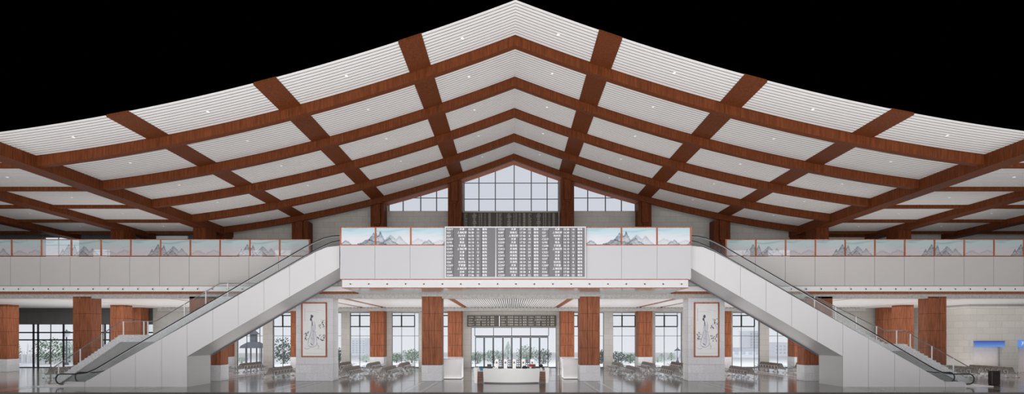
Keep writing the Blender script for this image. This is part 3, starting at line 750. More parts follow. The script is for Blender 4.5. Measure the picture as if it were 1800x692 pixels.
# ------------------------------------------------------------------ escalators
EN, EF = 38.0, 41.0                                    # near and far cladding planes
def FX(sg, X): return X if sg < 0 else 2*RX - X        # left coordinates, mirrored for the right one
PXL = lambda p: wx(p, EN)
topf = pw([(PXL(149), wz(671,EN)), (PXL(554), wz(442.5,EN)), (PXL(575), wz(434,EN)), (PXL(597), wz(431.5,EN))])
botf = pw([(PXL(329), wz(626,EN)), (PXL(597), wz(470.3,EN))])
seams = [PXL(p) for p in (149,194,238,284,329,374,419,464,509,554,597)]
railf = [(-30.45,.83),(-29.4,.83),(-28.7,.92),(-28.1,1.17)] + [(x, 5.83+(x+20.12)*.58) for x in (-24,-20,-16,-13.9)] + [(-13.3,9.74),(-12.7,10.0),(-12.1,10.13),(-11.6,10.16),(-8.9,10.16)]
railz = pw(railf)
def escalator(sg, label):
    root = thing('escalator', label, 'escalator', None, (FX(sg,-21), EN+1.5, 0)); o = Vector(root.location)
    def pr(mb, name, mat, smooth=False, par=None):
        if sg > 0: mb.v = [(2*RX-x, y, z) for x, y, z in mb.v]
        mb.v = [(x-o.x, y-o.y, z-o.z) for x, y, z in mb.v]
        return mb.build(name, mat, par or root, smooth)
    for ya, yb in ((EN, EN+.06), (EF-.06, EF)):
        mb = MB(); g = .012
        for a, b in zip(seams, seams[1:]):
            a2, b2 = a+g, b-g
            if b <= seams[4]+.01: mb.strip_y([a2, b2], topf, lambda x: 0.0, ya, yb)
            else: mb.strip_y([a2] + [q for q in (PXL(575),) if a2 < q < b2] + [b2], topf, botf, ya, yb)
        mb.prism_y([(PXL(112),0),(PXL(149)-g,0),(PXL(149)-g,topf(PXL(149))),(PXL(120),wz(673,EN)),(PXL(112),wz(674,EN))], ya, yb)
        pr(mb, 'side_cladding', 'panel')
        mb = MB(); yc = (ya+yb)/2
        mb.strip_y([seams[0], seams[4]], lambda x: topf(x)-.02, lambda x: 0.01, yc-.008, yc+.008)
        mb.strip_y([seams[4], PXL(575), PXL(596)], lambda x: topf(x)-.02, lambda x: botf(x)+.02, yc-.008, yc+.008)
        pr(mb, 'cladding_joint', 'grey')
    # soffit of the truss, end wall and steel edge trim
    mb = MB(); mb.strip_y([seams[4], PXL(597)], lambda x: botf(x)+.05, lambda x: botf(x)-.0, EN+.02, EF-.07); pr(mb, 'truss_soffit', 'panel')
    mb = MB(); mb.box(seams[4]-.06, seams[4], EN+.065, EF-.065, 0, botf(seams[4])); pr(mb, 'end_wall', 'panel')
    mb = MB(); mb.strip_y([seams[4]+.05, PXL(597)], lambda x: botf(x)+.02, lambda x: botf(x)-.10, EF-.05, EF+.02); pr(mb, 'edge_trim', 'steel_dark')
    # deck covers either side of the steps, step band, floor plates
    xs_ = [PXL(149), PXL(554), PXL(575), PXL(597)]
    for ya, yb in ((EN+.06, EN+.55), (EF-1.05, EF-.06)):
        mb = MB(); mb.strip_y([PXL(112)] + xs_, lambda x: (topf(x) if x > xs_[0] else .32), lambda x: (topf(x) if x > xs_[0] else .32)-.05, ya, yb); pr(mb, 'deck_cover', 'panel')
    mb = MB(); n = 42; x0, x1 = -28.2, -13.0
    for i in range(n):
        a = x0+(x1-x0)*i/n; b = x0+(x1-x0)*(i+1)/n; z = topf(b)-.12
        mb.box(a, b, EN+.56, EF-1.06, z-.3, z)
    mb.box(PXL(112), x0, EN+.56, EF-1.06, 0, .03); mb.box(x1, PXL(597), EN+.56, EF-1.06, 9.0, 9.3)
    pr(mb, 'step_band', 'steel_dark')
    mb = MB(); mb.bbox(-31.75, PXL(113), EN-.05, EF+.05, 0.0, .06, .015); pr(mb, 'landing_plate', 'white')
    # balustrades
    for yr in (38.4, 40.1):
        xsr = sorted(set([PXL(120), PXL(149), PXL(554), PXL(575), PXL(597)] + [x for x, _ in railf if PXL(120) < x < PXL(597)]))
        mb = MB(); mb.strip_y(xsr, lambda x: railz(x)-.02, lambda x: (topf(x) if x > PXL(149) else .3), yr-.008, yr+.008)
        a0 = [(-30.45+.32*math.cos(t), .49+.32*math.sin(t)) for t in frange(math.pi/2, math.pi*1.5, 12)]
        mb.prism_y([(PXL(120)+.0, .3)] + [(PXL(120)+.0, .81)] + a0, yr-.008, yr+.008)
        gb = pr(mb, 'glass_balustrade', 'glass2')
        loop = [(-29.9,.15),(-30.45,.15)] + [(-30.45+.34*math.cos(t), .49+.34*math.sin(t)) for t in frange(math.pi*1.5, math.pi/2, 14)][1:-1]
        mb = MB(); mb.tube([(x, yr, z) for x, z in loop + railf], .042, 8); pr(mb, 'handrail', 'black', True, gb)
        mb = MB(); mb.tube([(x, yr, z-.055) for x, z in railf[1:]], .018, 6); pr(mb, 'rail_track', 'steel', False, gb)
    return root
escalator(-1, 'white clad escalator with black handrails rising from the left floor to the bridge')
escalator(1, 'white clad escalator with black handrails rising from the right floor to the bridge')

# ------------------------------------------------------------------ staircases behind the escalators
SN, SF = 41.12, 42.45
def staircase(label, prof, base, posts, mir):
    """prof: pixel points (px, py) of the walking line from the foot upward at the near face"""
    pts = [(wx(p, SN), wz(q, SN)) for p, q in prof]
    root = thing('staircase', label, 'staircase', None, (pts[0][0], (SN+SF)/2, 0)); o = Vector(root.location)
    def pr(mb, name, mat, smooth=False):
        mb.v = [(x-o.x, y-o.y, z-o.z) for x, y, z in mb.v]; return mb.build(name, mat, root, smooth)
    f = pw(pts); xs_ = sorted(x for x, _ in pts)
    bot = lambda x: max(0.0, f(x)-.52)
    crit = sorted(xs_ + [pts[0][0] + (pts[1][0]-pts[0][0])*.52/(pts[1][1]-pts[0][1])])
    for ya, yb in ((SN, SN+.08), (SF-.08, SF)):
        mb = MB(); mb.strip_y(crit, f, bot, ya, yb); pr(mb, 'stringer', 'granite')
    for i in range(len(pts)-1):
        (xa, za), (xb, zb) = pts[i], pts[i+1]; mb = MB()
        if abs(zb-za) < .3:
            a, b = sorted((xa, xb)); mb.box(a, b, SN+.085, SF-.085, min(za, zb)-.45, min(za, zb)-.02); pr(mb, 'landing', 'granite')
        else:
            n = max(1, round((zb-za)/.165))
            for k in range(n):
                a, b = sorted((xa+(xb-xa)*k/n, xa+(xb-xa)*(k+1)/n)); z = za+(zb-za)*(k+1)/n
                mb.box(a, b, SN+.085, SF-.085, max(0.0, z-.42), z-.03)
            pr(mb, 'flight', 'granite')
    # infill wall below the stringer
    xe = pts[2][0]; a, b = sorted((crit[1] if not mir else crit[-2], xe)); 
    xsw = sorted([q for q in crit if a <= q <= b])
    mb = MB(); mb.strip_y(xsw, lambda x: bot(x)-.005, lambda x: 0.0, SN+.25, SN+.4); pr(mb, 'infill_wall', 'grey')
    # balustrade: handrails, posts, glass
    H = .97
    for yr in (SN+.06,):
        mb = MB(); mb.tube([(x, yr, z+H) for x, z in pts], .035, 8); pr(mb, 'handrail', 'steel')
        mb = MB(); mb.strip_y(xs_, lambda x: f(x)+H-.06, lambda x: f(x)+.04, yr-.006, yr+.006); pr(mb, 'glass_panel', 'glass2')
        for p in posts:
            x = wx(p, SN); mb = MB(); mb.box(x-.035, x+.035, yr-.05, yr-.012, f(x)-.1, f(x)+H); pr(mb, 'post', 'white')
    return root
staircase('pale granite staircase with landing and steel handrail behind the left escalator', [(88,672.6),(211.6,588),(272,588),(386,521),(455,521)], 0, (102.5,140.5,178.5,216.5,252.5,259.5,324,361.5,400), False)
staircase('pale granite staircase with landing and steel handrail behind the right escalator', [(1712,672.6),(1589.6,604),(1556,604),(1395,526),(1340,526)], 0, (1676.5,1638.5,1600.5,1576.5,1541,1505,1469,1432), True)

# ------------------------------------------------------------------ waiting benches
def bench_proto():
    root = empty('waiting_bench')
    n = 7; pitch = .6; L = n*pitch
    # seat shell: seat pan and reclined back in one curved sheet, for the +x side
    prof = [(.74,.40),(.70,.425),(.58,.42),(.40,.40),(.31,.405),(.26,.46),(.19,.64),(.10,.83),(.07,.86)]
    def shell(sg):
        mb = MB(); m = len(prof); vs = []
        for yy in (.03, pitch-.03):
            for x, z in prof: vs.append((sg*x, yy, z))
            for x, z in reversed(prof): vs.append((sg*(x-.012), yy, z-.018))
        k = 2*m; fs = [tuple(range(k)), tuple(reversed(range(k, 2*k)))] + [(i, i+k, (i+1)%k+k, (i+1)%k) for i in range(k)]
        # split end caps into quads to stay convex
        fs = fs[2:]
        for b in (0, k):
            for i in range(m-1): fs.append((b+i, b+i+1, b+k-2-i, b+k-1-i))
        mb.add(vs, fs); return mb
    for sg in (-1, 1):
        me = None
        for i in range(n):
            if me is None:
                o = shell(sg).build('seat', 'seat', root); me = o.data
            else:
                o = bpy.data.objects.new('seat', me); COL.objects.link(o); o.parent = root
            o.location = (0, i*pitch, 0)
        mb = MB(); mb.box(sg*.42-.04, sg*.42+.04, .02, L-.02, .29, .37); mb.build('beam', 'steel_dark', root)
        am = None
        for i in range(n+1):
            if am is None:
                mb = MB(); mb.tube([(sg*.36,0,.38),(sg*.33,0,.52),(sg*.35,0,.61),(sg*.42,0,.635),(sg*.62,0,.635),(sg*.68,0,.60),(sg*.66,0,.52),(sg*.56,0,.40)], .016, 6)
                o = mb.build('armrest', 'armgrey', root, True); am = o.data
            else:
                o = bpy.data.objects.new('armrest', am); COL.objects.link(o); o.parent = root
            o.location = (0, i*pitch, 0)
        lm = None
        for yy in (.12, L/2, L-.12):
            if lm is None:
                mb = MB()
                mb.tube([(sg*.42,0,.30),(sg*.43,0,.16),(sg*.50,0,.06),(sg*.72,0,.02)], [.045,.036,.03,.02], 7)
                mb.tube([(sg*.43,0,.17),(sg*.36,0,.06),(sg*.16,0,.02)], [.036,.03,.02], 7)
                mb.tube([(sg*.72,0,.0),(sg*.72,0,.03)], .035, 8); mb.tube([(sg*.16,0,.0),(sg*.16,0,.03)], .035, 8)
                o = mb.build('leg', 'armgrey', root, True); lm = o.data
            else:
                o = bpy.data.objects.new('leg', lm); COL.objects.link(o); o.parent = root
            o.location = (0, yy, 0)
    return root
bp = bench_proto(); fb = [True]
def bench(x, y, label):
    o = bp if fb[0] else copy_tree(bp); fb[0] = False
    o.location = (x, y, 0); tag(o, label, 'bench', 'back to back waiting benches in the lower hall')
side = {-1: 'left', 1: 'right'}
for sg in (-1, 1):
    s = side[sg]; c = CX
    bench(c+sg*10.2, 45.6, 'front waiting bench nearest the %s wooden column flanking the reception desk' % s)
    bench(c+sg*13.15, 45.0, 'front waiting bench just inside the %s stone pier with the ink painting' % s)
    bench(c+sg*19.0, 44.9, 'front waiting bench between the %s painting pier and the %s escalator' % (s, s))
    bench(c+sg*10.2, 52.4, 'rear waiting bench by the windows nearest the %s side of the entrance' % s)
    bench(c+sg*13.2, 52.6, 'rear waiting bench in front of the %s slim wooden back column' % s)
    bench(c+sg*16.1, 52.6, 'rear waiting bench half hidden behind the %s painting pier, on its inner side' % s)
    bench(c+sg*24.9, 52.4, 'rear waiting bench seen under the %s escalator, the second from its end wall' % s)
    bench(c+sg*27.9, 51.2, 'rear waiting bench under the %s escalator, partly hidden by the end wall' % s)
bench(-37.0, 45.6, 'waiting bench behind the foot of the left staircase')
bench(37.9, 46.6, 'waiting bench behind the foot of the right staircase')
bench(40.6, 46.2, 'waiting bench between the dark bin and the blue lit hatch at far right')

# ------------------------------------------------------------------ reception desk and what stands on it
DY = 40.5
def arc(xa, xb, sag, n): # front bulges toward the camera
    out = []
    for t in frange(-1, 1, n): out.append((xa+(xb-xa)*(t+1)/2, -sag*(1-t*t)))
    return out
desk = thing('reception_desk', 'curved white reception desk with walnut end panels in the middle of the hall', 'desk', None, (wx(899, DY), DY+.5, 0))
fr = arc(-2.05, 2.05, .42, 17)
mb = MB()
vs = []; n = len(fr)
for z, k in ((.08, .97), (1.0, 1.0)):
    for x, yv in fr: vs.append((x*k, yv, z))
    for x, yv in reversed(fr): vs.append((x*k, yv+.12, z))
k = 2*n
fs = [(i, (i+1)%k, (i+1)%k+k, i+k) for i in range(k)]
for b in (0, k):
    for i in range(n-1): fs.append((b+i, b+i+1, b+k-2-i, b+k-1-i))
mb.add(vs, fs); mb.build('front_panel', 'white', desk)
mb = MB(); vs = []
for z in (1.0, 1.06):
    for x, yv in fr: vs.append((x, yv-.04, z))
    for x, yv in reversed(fr): vs.append((x, yv+.38, z))
mb.add(vs, fs); mb.build('counter_top', 'white_gloss', desk)
mb = MB(); vs = []
for z in (0.0, .08):
    for x, yv in fr: vs.append((x*.95, yv+.05, z))
    for x, yv in reversed(fr): vs.append((x*.95, yv+.1, z))
mb.add(vs, fs); mb.build('plinth', 'steel_dark', desk)
for sg in (-1, 1):
    mb = MB(); a, b = sorted((sg*2.06, sg*2.46))
    for i in range(4): mb.box(a, b, .02, .5, .04+i*.2, .04+i*.2+.185)
    mb.build('walnut_drawer_panel', 'walnut', desk)
    mb = MB(); mb.bbox(a, b, .0, .52, .84, .875, .01); mb.build('side_shelf', 'white', desk)
    mb = MB(); xs1 = [(sg*2.47, 0), (sg*2.66, 0), (sg*2.74, 1.08), (sg*2.44, 1.08)]; mb.prism_y(xs1, 0.0, 1.2); mb.build('end_panel', 'white', desk)
    mb = MB(); mb.box(a, b, .1, .5, .0, .035); mb.build('plinth', 'steel_dark', desk)
mb = MB(); mb.box(-2.0, 2.0, .5, 1.2, .70, .745); mb.build('work_top', 'walnut', desk)
mb = MB(); mb.box(-2.0, -1.95, .5, 1.2, 0, .70); mb.box(1.95, 2.0, .5, 1.2, 0, .70); mb.build('support', 'white', desk)
dx, dy = desk.location.x, desk.location.y
def monitor(x, y, z, label, mat, w=.52, h=.33):
    t = thing('computer_monitor', label, 'monitor', None, (x, y, z))
    mb = MB(); mb.bbox(-w/2, w/2, 0, .035, .22, .22+h, .01); mb.build('screen_back', mat, t)
    mb = MB(); mb.box(-.03, .03, .0, .03, .01, .3); mb.build('stand', 'steel_dark', t)
    mb = MB(); mb.bbox(-.12, .12, -.08, .12, 0, .015, .004); mb.build('base', 'steel_dark', t)
def up(p, q, Y=DY+.4): return wx(p, Y), wz(q, Y)
monitor(wx(860, DY+1.2), dy+.85, .745, 'grey monitor back showing above the left half of the reception desk', 'black', .32, .36)
monitor(wx(938, DY+1.2), dy+.85, .745, 'dull brown monitor back showing beside the pink flowers on the desk', 'walnut', .3, .36)
t = thing('desk_phone', 'black desk telephone on the counter left of centre', 'telephone', None, (wx(879, DY+.3), dy-.2, 1.06))
mb = MB(); mb.prism_y([(-.13,0),(.13,0),(.13,.05),(-.13,.09)], -.1, .1); mb.build('body', 'black', t)
mb = MB(); mb.tube([(-.1,-.09,.10),(-.1,0,.13),(-.1,.09,.10)], .028, 8); mb.build('handset', 'black', t, True)
t = thing('document_tray', 'low white paper tray beside the black desk telephone', 'tray', None, (wx(870, DY+.3), dy-.19, 1.06))
mb = MB(); mb.box(-.15,.15,-.11,.11,0,.012); mb.box(-.15,-.14,-.11,.11,.012,.09); mb.box(.14,.15,-.11,.11,.012,.09); mb.box(-.14,.14,.10,.11,.012,.09); mb.build('tray', 'white', t)
mb = MB(); mb.box(-.13,.13,-.10,.09,.013,.04); mb.build('papers', 'paper', t)
t = thing('handbag', 'black rounded bag lying on the counter left of the pink flowers', 'bag', None, (wx(922, DY+.3), dy-.17, 1.06))
mb = MB(); mb.lathe([(.16,0),(.19,.05),(.16,.13),(.08,.18),(.02,.19)], 0,0,0, 14); mb.v = [(x, y_*.6, z) for x, y_, z in mb.v]; mb.build('bag_body', 'black', t, True)
mb = MB(); mb.tube([(-.08,0,.16),(-.05,0,.24),(.05,0,.24),(.08,0,.16)], .012, 6); mb.build('handle', 'black', t, True)
t = thing('flower_pot', 'white pot of pink flowers on the right half of the reception desk', 'flowers', None, (wx(932.5, DY+.3), dy-.1, 1.06))
mb = MB(); mb.lathe([(.05,0),(.09,.12),(.095,.14),(.08,.14)], 0,0,0, 14); mb.build('pot', 'white', t, True)
mb = MB(); rnd = random.Random(3)
for i in range(26):
    a = rnd.uniform(0, 6.28); r_ = rnd.uniform(0,.17); z = .2+rnd.uniform(-.02,.12)-r_*.3
    mb.lathe([(.008,-.03),(.04,-.01),(.045,.015),(.012,.03)], r_*math.cos(a), r_*math.sin(a)*.8, z, 7)
mb.build('blossoms', 'pink', t, True)
mb = MB()
for i in range(14):
    a = i*2.4; mb.tube([(0,0,.13),(.06*math.cos(a),.05*math.sin(a),.2),(.15*math.cos(a),.12*math.sin(a),.17+.02*(i%3))], [.006,.02,.004], 5)
mb.build('leaves', 'greenleaf', t, True)
t = thing('table_lamp', 'white vase with a round black top on the right end shelf of the desk', 'vase', None, (dx+2.14, dy+.12, .875))
mb = MB(); mb.lathe([(.07,0),(.10,.05),(.09,.16),(.05,.23),(.045,.25)], 0,0,0, 14); mb.build('vase_body', 'white_gloss', t, True)
mb = MB(); mb.lathe([(.03,.24),(.10,.28),(.14,.36),(.12,.44),(.05,.49),(.01,.5)], 0,0,0, 16); mb.build('black_ball', 'black', t, True)
t.name = 'vase'
for i, (ox_, h, m, lb) in enumerate(((-2.36, .30, 'white', 'white bottle at the outer end of the left desk shelf'), (-2.22, .36, 'bluebottle', 'blue bottle in the middle of the left desk shelf'), (-2.12, .34, 'bluebottle', 'blue bottle closest to the white front of the desk'))):
    t = thing('bottle', lb, 'bottle', 'bottles on the left desk shelf', (dx+ox_, dy+.15, .875))
    mb = MB(); mb.lathe([(.042,0),(.045,.02),(.045,h*.62),(.018,h*.8),(.018,h*.9)], 0,0,0, 12); mb.build('bottle_body', m, t, True)
    mb = MB(); mb.lathe([(.02,h*.9),(.02,h)], 0,0,0, 10); mb.build('cap', 'white', t)

# ------------------------------------------------------------------ ticket gates behind the desk
GY = 50.5
gp = [wx(p, GY) for p in (873, 888.5, 904, 920, 935.5)]
gl = ['leftmost', 'second from the left', 'middle', 'second from the right', 'rightmost']
for i, x in enumerate(gp):
    t = thing('ticket_gate', 'white ticket gate with ring pattern, %s of the five behind the desk' % gl[i], 'gate', 'ticket gates behind the reception desk', (x, GY, 0))
    mb = MB(); mb.bbox(-.15, .15, 0, 1.3, 0, 1.28, .03); mb.build('cabinet', 'white', t)
    mb = MB(); mb.box(-.07, .07, -.012, .0, .95, 1.12); mb.build('reader_panel', 'steel_dark', t)
    mb = MB(); mb.bbox(-.10, .10, .25, 1.2, 1.282, 1.33, .01); mb.build('top_cover', 'steel', t)
    if i < 4:
        mb = MB()
        for r_ in range(3):
            for c_ in range(2):
                cx, cz = .30+.19*c_, .72+.2*r_
                for rr in (.095,):
                    mb.tube([(cx+rr*math.cos(a), .6, cz+rr*math.sin(a)) for a in frange(0, 2*math.pi*15/16, 16)], .026, 6, closed=True)
        mb.tube([(.18,.6,.6),(.6,.6,.6),(.6,.6,1.24),(.18,.6,1.24)], .02, 6)
        mb.build('ring_wing', 'steel_dark', t, True)
# tall white counters beside the columns
for sg, a, b in ((-1, 778.6, 811.5), (1, 990.5, 1022)):
    Y = 44.7; xa, xb = wx(a, Y), wx(b, Y)
    t = thing('security_counter', 'tall white counter standing behind the %s wooden column beside the desk' % side[sg], 'counter', None, ((xa+xb)/2, Y, 0)); w = xb-xa
    mb = MB(); mb.bbox(-w/2, w/2, 0, 1.6, .06, 1.58, .03); mb.build('body', 'white', t)
    mb = MB(); mb.bbox(-w/2-.04, w/2+.04, -.04, 1.64, 1.59, 1.64, .015); mb.build('worktop', 'white_gloss', t)
    mb = MB(); mb.box(-w/2+.05, w/2-.05, .05, 1.55, 0, .055); mb.build('plinth', 'steel_dark', t)
# barrier railings near right counter
for i, p in enumerate((981.5, 985.5, 989)):
    Y = 49.5; x = wx(p, Y)
    t = thing('barrier_post', 'slim steel queue barrier, %s of the three left of the right tall counter' % ('leftmost', 'middle', 'rightmost')[i], 'barrier', 'barriers by the right counter', (x, Y, 0))
    mb = MB(); mb.lathe([(.085,0),(.085,.02),(.03,.05)], 0,0,0, 14); mb.build('base', 'steel', t)
    mb = MB(); mb.tube([(0,0,.04),(0,0,1.2)], .03, 8); mb.build('pole', 'steel', t)
    mb = MB(); mb.box(-.01, .01, .03, .5, .9, 1.0); mb.build('belt', 'steel_dark', t)

# ------------------------------------------------------------------ framed ink paintings on the piers
def ribbon(mb, pts, w, y=0.0):
    n = len(pts); vs = []; fs = []
    for i, (x, z) in enumerate(pts):
        a = pts[max(0,i-1)]; b = pts[min(n-1,i+1)]; d = Vector((b[0]-a[0], b[1]-a[1]))
        if d.length < 1e-6: d = Vector((1,0))
        d.normalize(); ww = w*(.35+.65*math.sin(math.pi*(i+.5)/n))/2
        vs += [(x-d.y*ww, y, z+d.x*ww), (x+d.y*ww, y, z-d.x*ww)]
    for i in range(n-1): fs.append((2*i, 2*i+1, 2*i+3, 2*i+2))
    mb.add(vs, fs)
def bez(p0, p1, p2, n=9):
    return [((1-t)**2*p0[0]+2*t*(1-t)*p1[0]+t*t*p2[0], (1-t)**2*p0[1]+2*t*(1-t)*p1[1]+t*t*p2[1]) for t in frange(0, 1, n)]
def blob(mb, cx, cz, rx, rz, y, seed, n=14):
    vs = [(cx, y, cz)]; rnd = random.Random(seed)
    for k in range(n):
        a = 2*math.pi*k/n; r = .8+.35*rnd.random(); vs.append((cx+rx*r*math.cos(a), y, cz+rz*r*math.sin(a)))
    mb.add(vs, [(0, 1+k, 1+(k+1)%n) for k in range(n)])
def painting(x0, x1, label, variant):
    Y = 42.93; z0, z1 = wz(627.3, Y), wz(531, Y); w = x1-x0; h = z1-z0
    t = thing('framed_painting', label, 'painting', None, ((x0+x1)/2, Y, z0))
    fwid = .095; mb = MB()
    for a, b, c, d in ((-w/2,w/2,0,fwid),(-w/2,w/2,h-fwid,h),(-w/2,-w/2+fwid,fwid,h-fwid),(w/2-fwid,w/2,fwid,h-fwid)): mb.box(a, b, -.07, 0, c, d)
    mb.build('frame', 'wood_rail', t)
    mb = MB(); mb.box(-w/2+fwid, w/2-fwid, -.03, -.005, fwid, h-fwid); pp = mb.build('paper', 'paper', t)
    W = w-2*fwid; Hh = h-2*fwid
    U = lambda u, v: (-W/2+u*W, fwid+v*Hh)
    y = -.034; rnd = random.Random(11+variant)
    wash = MB()
    for pts in ([(.1,.84),(.4,.86),(.7,.83)],[(.55,.86),(.75,.9),(.95,.84)],[(.1,.2),(.4,.16),(.8,.2)],[(.05,.33),(.3,.26),(.45,.2)]):
        ribbon(wash, bez(*[U(*p) for p in pts], 12), .05, y)
    ribbon(wash, [U(.46,.6), U(.43,.45), U(.45,.3), U(.42,.2)], .42, y)
    wash.build('ink_wash_pattern', 'ink_pale', pp)
    ink = MB(); y -= .002
    # robe and sleeves of a seated lady
    for pts, wd in (([(.42,.67),(.36,.58),(.40,.50)],.03),([(.50,.66),(.58,.56),(.52,.46)],.03),([(.40,.5),(.30,.38),(.22,.22)],.035),([(.52,.46),(.64,.36),(.60,.22)],.03),
                    ([(.22,.22),(.36,.14),(.52,.18)],.035),([(.52,.18),(.6,.2),(.66,.26)],.03),([(.44,.6),(.47,.45),(.40,.28)],.022),([(.48,.5),(.5,.36),(.46,.2)],.022),
                    ([(.40,.5),(.52,.44),(.62,.46)],.022),([(.34,.36),(.44,.30),(.56,.33)],.02),([(.36,.74),(.34,.69),(.41,.66)],.02),([(.36,.74),(.33,.71),(.35,.69)],.016),
                    ([(.06,.16),(.2,.10),(.34,.17)],.03),([(.1,.05),(.5,.04),(.95,.05)],.012),([(.45,.13),(.7,.14),(.95,.13)],.012),([(.6,.24),(.75,.18),(.66,.14)],.03)):
        ribbon(ink, bez(*[U(*p) for p in pts], 12), wd, y)
    # branches
    for pts in ([(.98,.50),(.85,.60),(.78,.72)],[(.99,.62),(.9,.68),(.72,.56)],[(.95,.28),(.8,.36),(.62,.30)],[(.98,.36),(.86,.40),(.74,.33)],[(.06,.28),(.16,.36),(.22,.46)],[(.08,.36),(.2,.4),(.14,.46)]):
        ribbon(ink, bez(*[U(*p) for p in pts], 12), .025, y)
    ink.build('ink_line_pattern', 'ink', pp)
    drk = MB(); y -= .002
    blob(drk, *U(.40,.755), .10, .13, y, 2+variant); blob(drk, *U(.36,.70), .07, .12, y, 5+variant); ribbon(drk, bez(U(.38,.7), U(.44,.62), U(.42,.57), 8), .06, y)
    for (ca, cb, n_, sx, sz) in ((.86,.62,11,.10,.09),(.74,.56,5,.06,.04),(.80,.34,14,.16,.06),(.94,.38,5,.04,.05),(.16,.40,10,.09,.08),(.14,.34,4,.05,.04)):
        for i in range(n_):
            u, v = ca+rnd.uniform(-sx,sx), cb+rnd.uniform(-sz,sz)
            u = min(.97, max(.03, u)); blob(drk, *U(u, v), rnd.uniform(.022,.045), rnd.uniform(.03,.06), y, rnd.randint(0, 9999), 9)
    for i in range(9): # column of small brush characters
        cx, cz = U(.10, .90-.028*i)
        for k in range(3): ribbon(drk, [(cx-.03+.01*k, cz+.02-.02*k), (cx+.02, cz+.02-.022*k)], .012, y)
        ribbon(drk, [(cx, cz+.03), (cx-.005, cz-.03)], .012, y)
    drk.build('dark_ink_pattern', 'ink_dark', pp)
painting(wx(530, 42.93), wx(575, 42.93), 'tall framed ink painting of a robed lady on the left stone pier', 0)
painting(wx(1219.7, 42.93), wx(1264, 42.93), 'tall framed ink painting of a robed lady on the right stone pier', 1)

# ------------------------------------------------------------------ right side: bin, blue lightboxes
t = thing('litter_bin', 'dark bronze rectangular litter bin standing at the foot of the right staircase', 'bin', None, (wx(1747.5, 39.6), 39.6, 0))
mb = MB(); mb.bbox(-.29, .29, -.18, .18, .03, .93, .02); mb.build('body', 'bin', t)
mb = MB(); mb.bbox(-.30, .30, -.19, .19, .935, .985, .015); mb.build('lid', 'bin', t)
mb = MB(); mb.box(-.2, .2, -.186, -.18, .72, .84); mb.build('slot', 'black', t)
mb = MB(); mb.box(-.26, .26, -.15, .15, 0, .03); mb.build('foot', 'black', t)
xa, xb = wx(1711.5, KY), wx(1762, KY)
t = thing('lit_canopy', 'plain glowing blue canopy box over the service hatch at far right', 'canopy', None, ((xa+xb)/2, KY, wz(609.3, KY)))
w = xb-xa; hh = wz(598.7, KY)-wz(609.3, KY)
mb = MB(); mb.prism_y([(-w/2,hh),(w/2,hh),(w/2-.02,0),(-w/2+.12,0)], -.27, .0)
mb.build('lit_face', emitmat('blue_hatch_lightbox', rgb(118, 162, 226), 0.85, rgb(70, 92, 180), 0.0, .55), t)
mb = MB(); mb.box(-w/2, w/2, -.28, -.005, hh+.001, hh+.015); mb.build('top_edge', 'steel', t)
xa, xb = wx(1788.5, KY), wx(1838, KY); w = xb-xa
t = thing('sign_lightbox', 'blue lit sign with white characters at the right edge above a doorway', 'sign', None, ((xa+xb)/2, KY-.14, wz(610, KY)))
hh = wz(597, KY)-wz(610, KY)
mb = MB(); mb.box(-w/2, w/2, 0, .12, 0, hh); mb.build('lit_face', emitmat('blue_sign_lightbox', rgb(104, 150, 224), 0.9), t)
tm = text_mesh([('开水间', -w/2+.22, hh*.48, .40, 'LEFT')]); tm.v = [(a, -.012, c) for a, b, c in tm.v]; tm.build('lettering', 'txt', t)

# ------------------------------------------------------------------ outside
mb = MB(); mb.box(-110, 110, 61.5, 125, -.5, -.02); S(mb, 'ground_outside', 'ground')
mb = MB(); seg = 24; Rb = 112
vs = []; fs = []
for k in range(seg+1):
    x = -115 + 230*k/seg; yv = 118 - 18*(abs(x)/115)**2
    vs += [(x, yv, -.5), (x, yv, 44 - 9*smooth(18, 55, abs(x)))]
for k in range(seg): fs.append((2*k, 2*k+2, 2*k+3, 2*k+1))
mb.add(vs, fs); S(mb, 'sky_backdrop', 'sky')
def tree(name, label, px, py_top, wpx, Y, mat, shape='round', group='trees and shrubs outside the windows', seed=0):
    x = wx(px, Y); h = max(.8, wz(py_top, Y)); r = wpx*Y/F/2*1.2
    rnd = random.Random(seed*17+int(px))
    t = thing(name, label, 'tree' if h > 2.6 else 'shrub', group, (x, Y, -.02))
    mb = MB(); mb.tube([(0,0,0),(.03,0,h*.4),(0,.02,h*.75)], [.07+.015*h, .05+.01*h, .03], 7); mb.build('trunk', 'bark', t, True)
    mb = MB(); n = int(420 + 160*r)
    for i in range(n):
        if shape == 'cone':
            v = rnd.random()**1.4; z = .12*h + v*.88*h; rr = r*(1-v)*(.6+.4*rnd.random())+.03; a = rnd.uniform(0, 6.28)
            c = Vector((rr*math.cos(a), rr*math.sin(a)*.8, z))
        else:
            d = Vector((rnd.gauss(0,1), rnd.gauss(0,1), rnd.gauss(0,1))).normalized()
            k = rnd.uniform(.45, 1.0)*(1+.3*noise.noise(d*1.7+Vector((seed,px*.1,0))))
            c = Vector((d.x*r*k, d.y*r*.8*k, h*.50 + d.z*h*.5*k))
            c.z = max(.05, c.z)
        s = rnd.uniform(.09, .2)*(.55+.28*h)*.55
        nrm = Vector((rnd.gauss(0,1), rnd.gauss(0,1)-.6, rnd.gauss(0,1))).normalized(); u = nrm.orthogonal().normalized(); w_ = nrm.cross(u)
        mb.add([c+u*s, c+w_*s*.6, c-u*s, c-w_*s*.6], [(0,1,2,3)])
    mb.build('crown', mat, t)
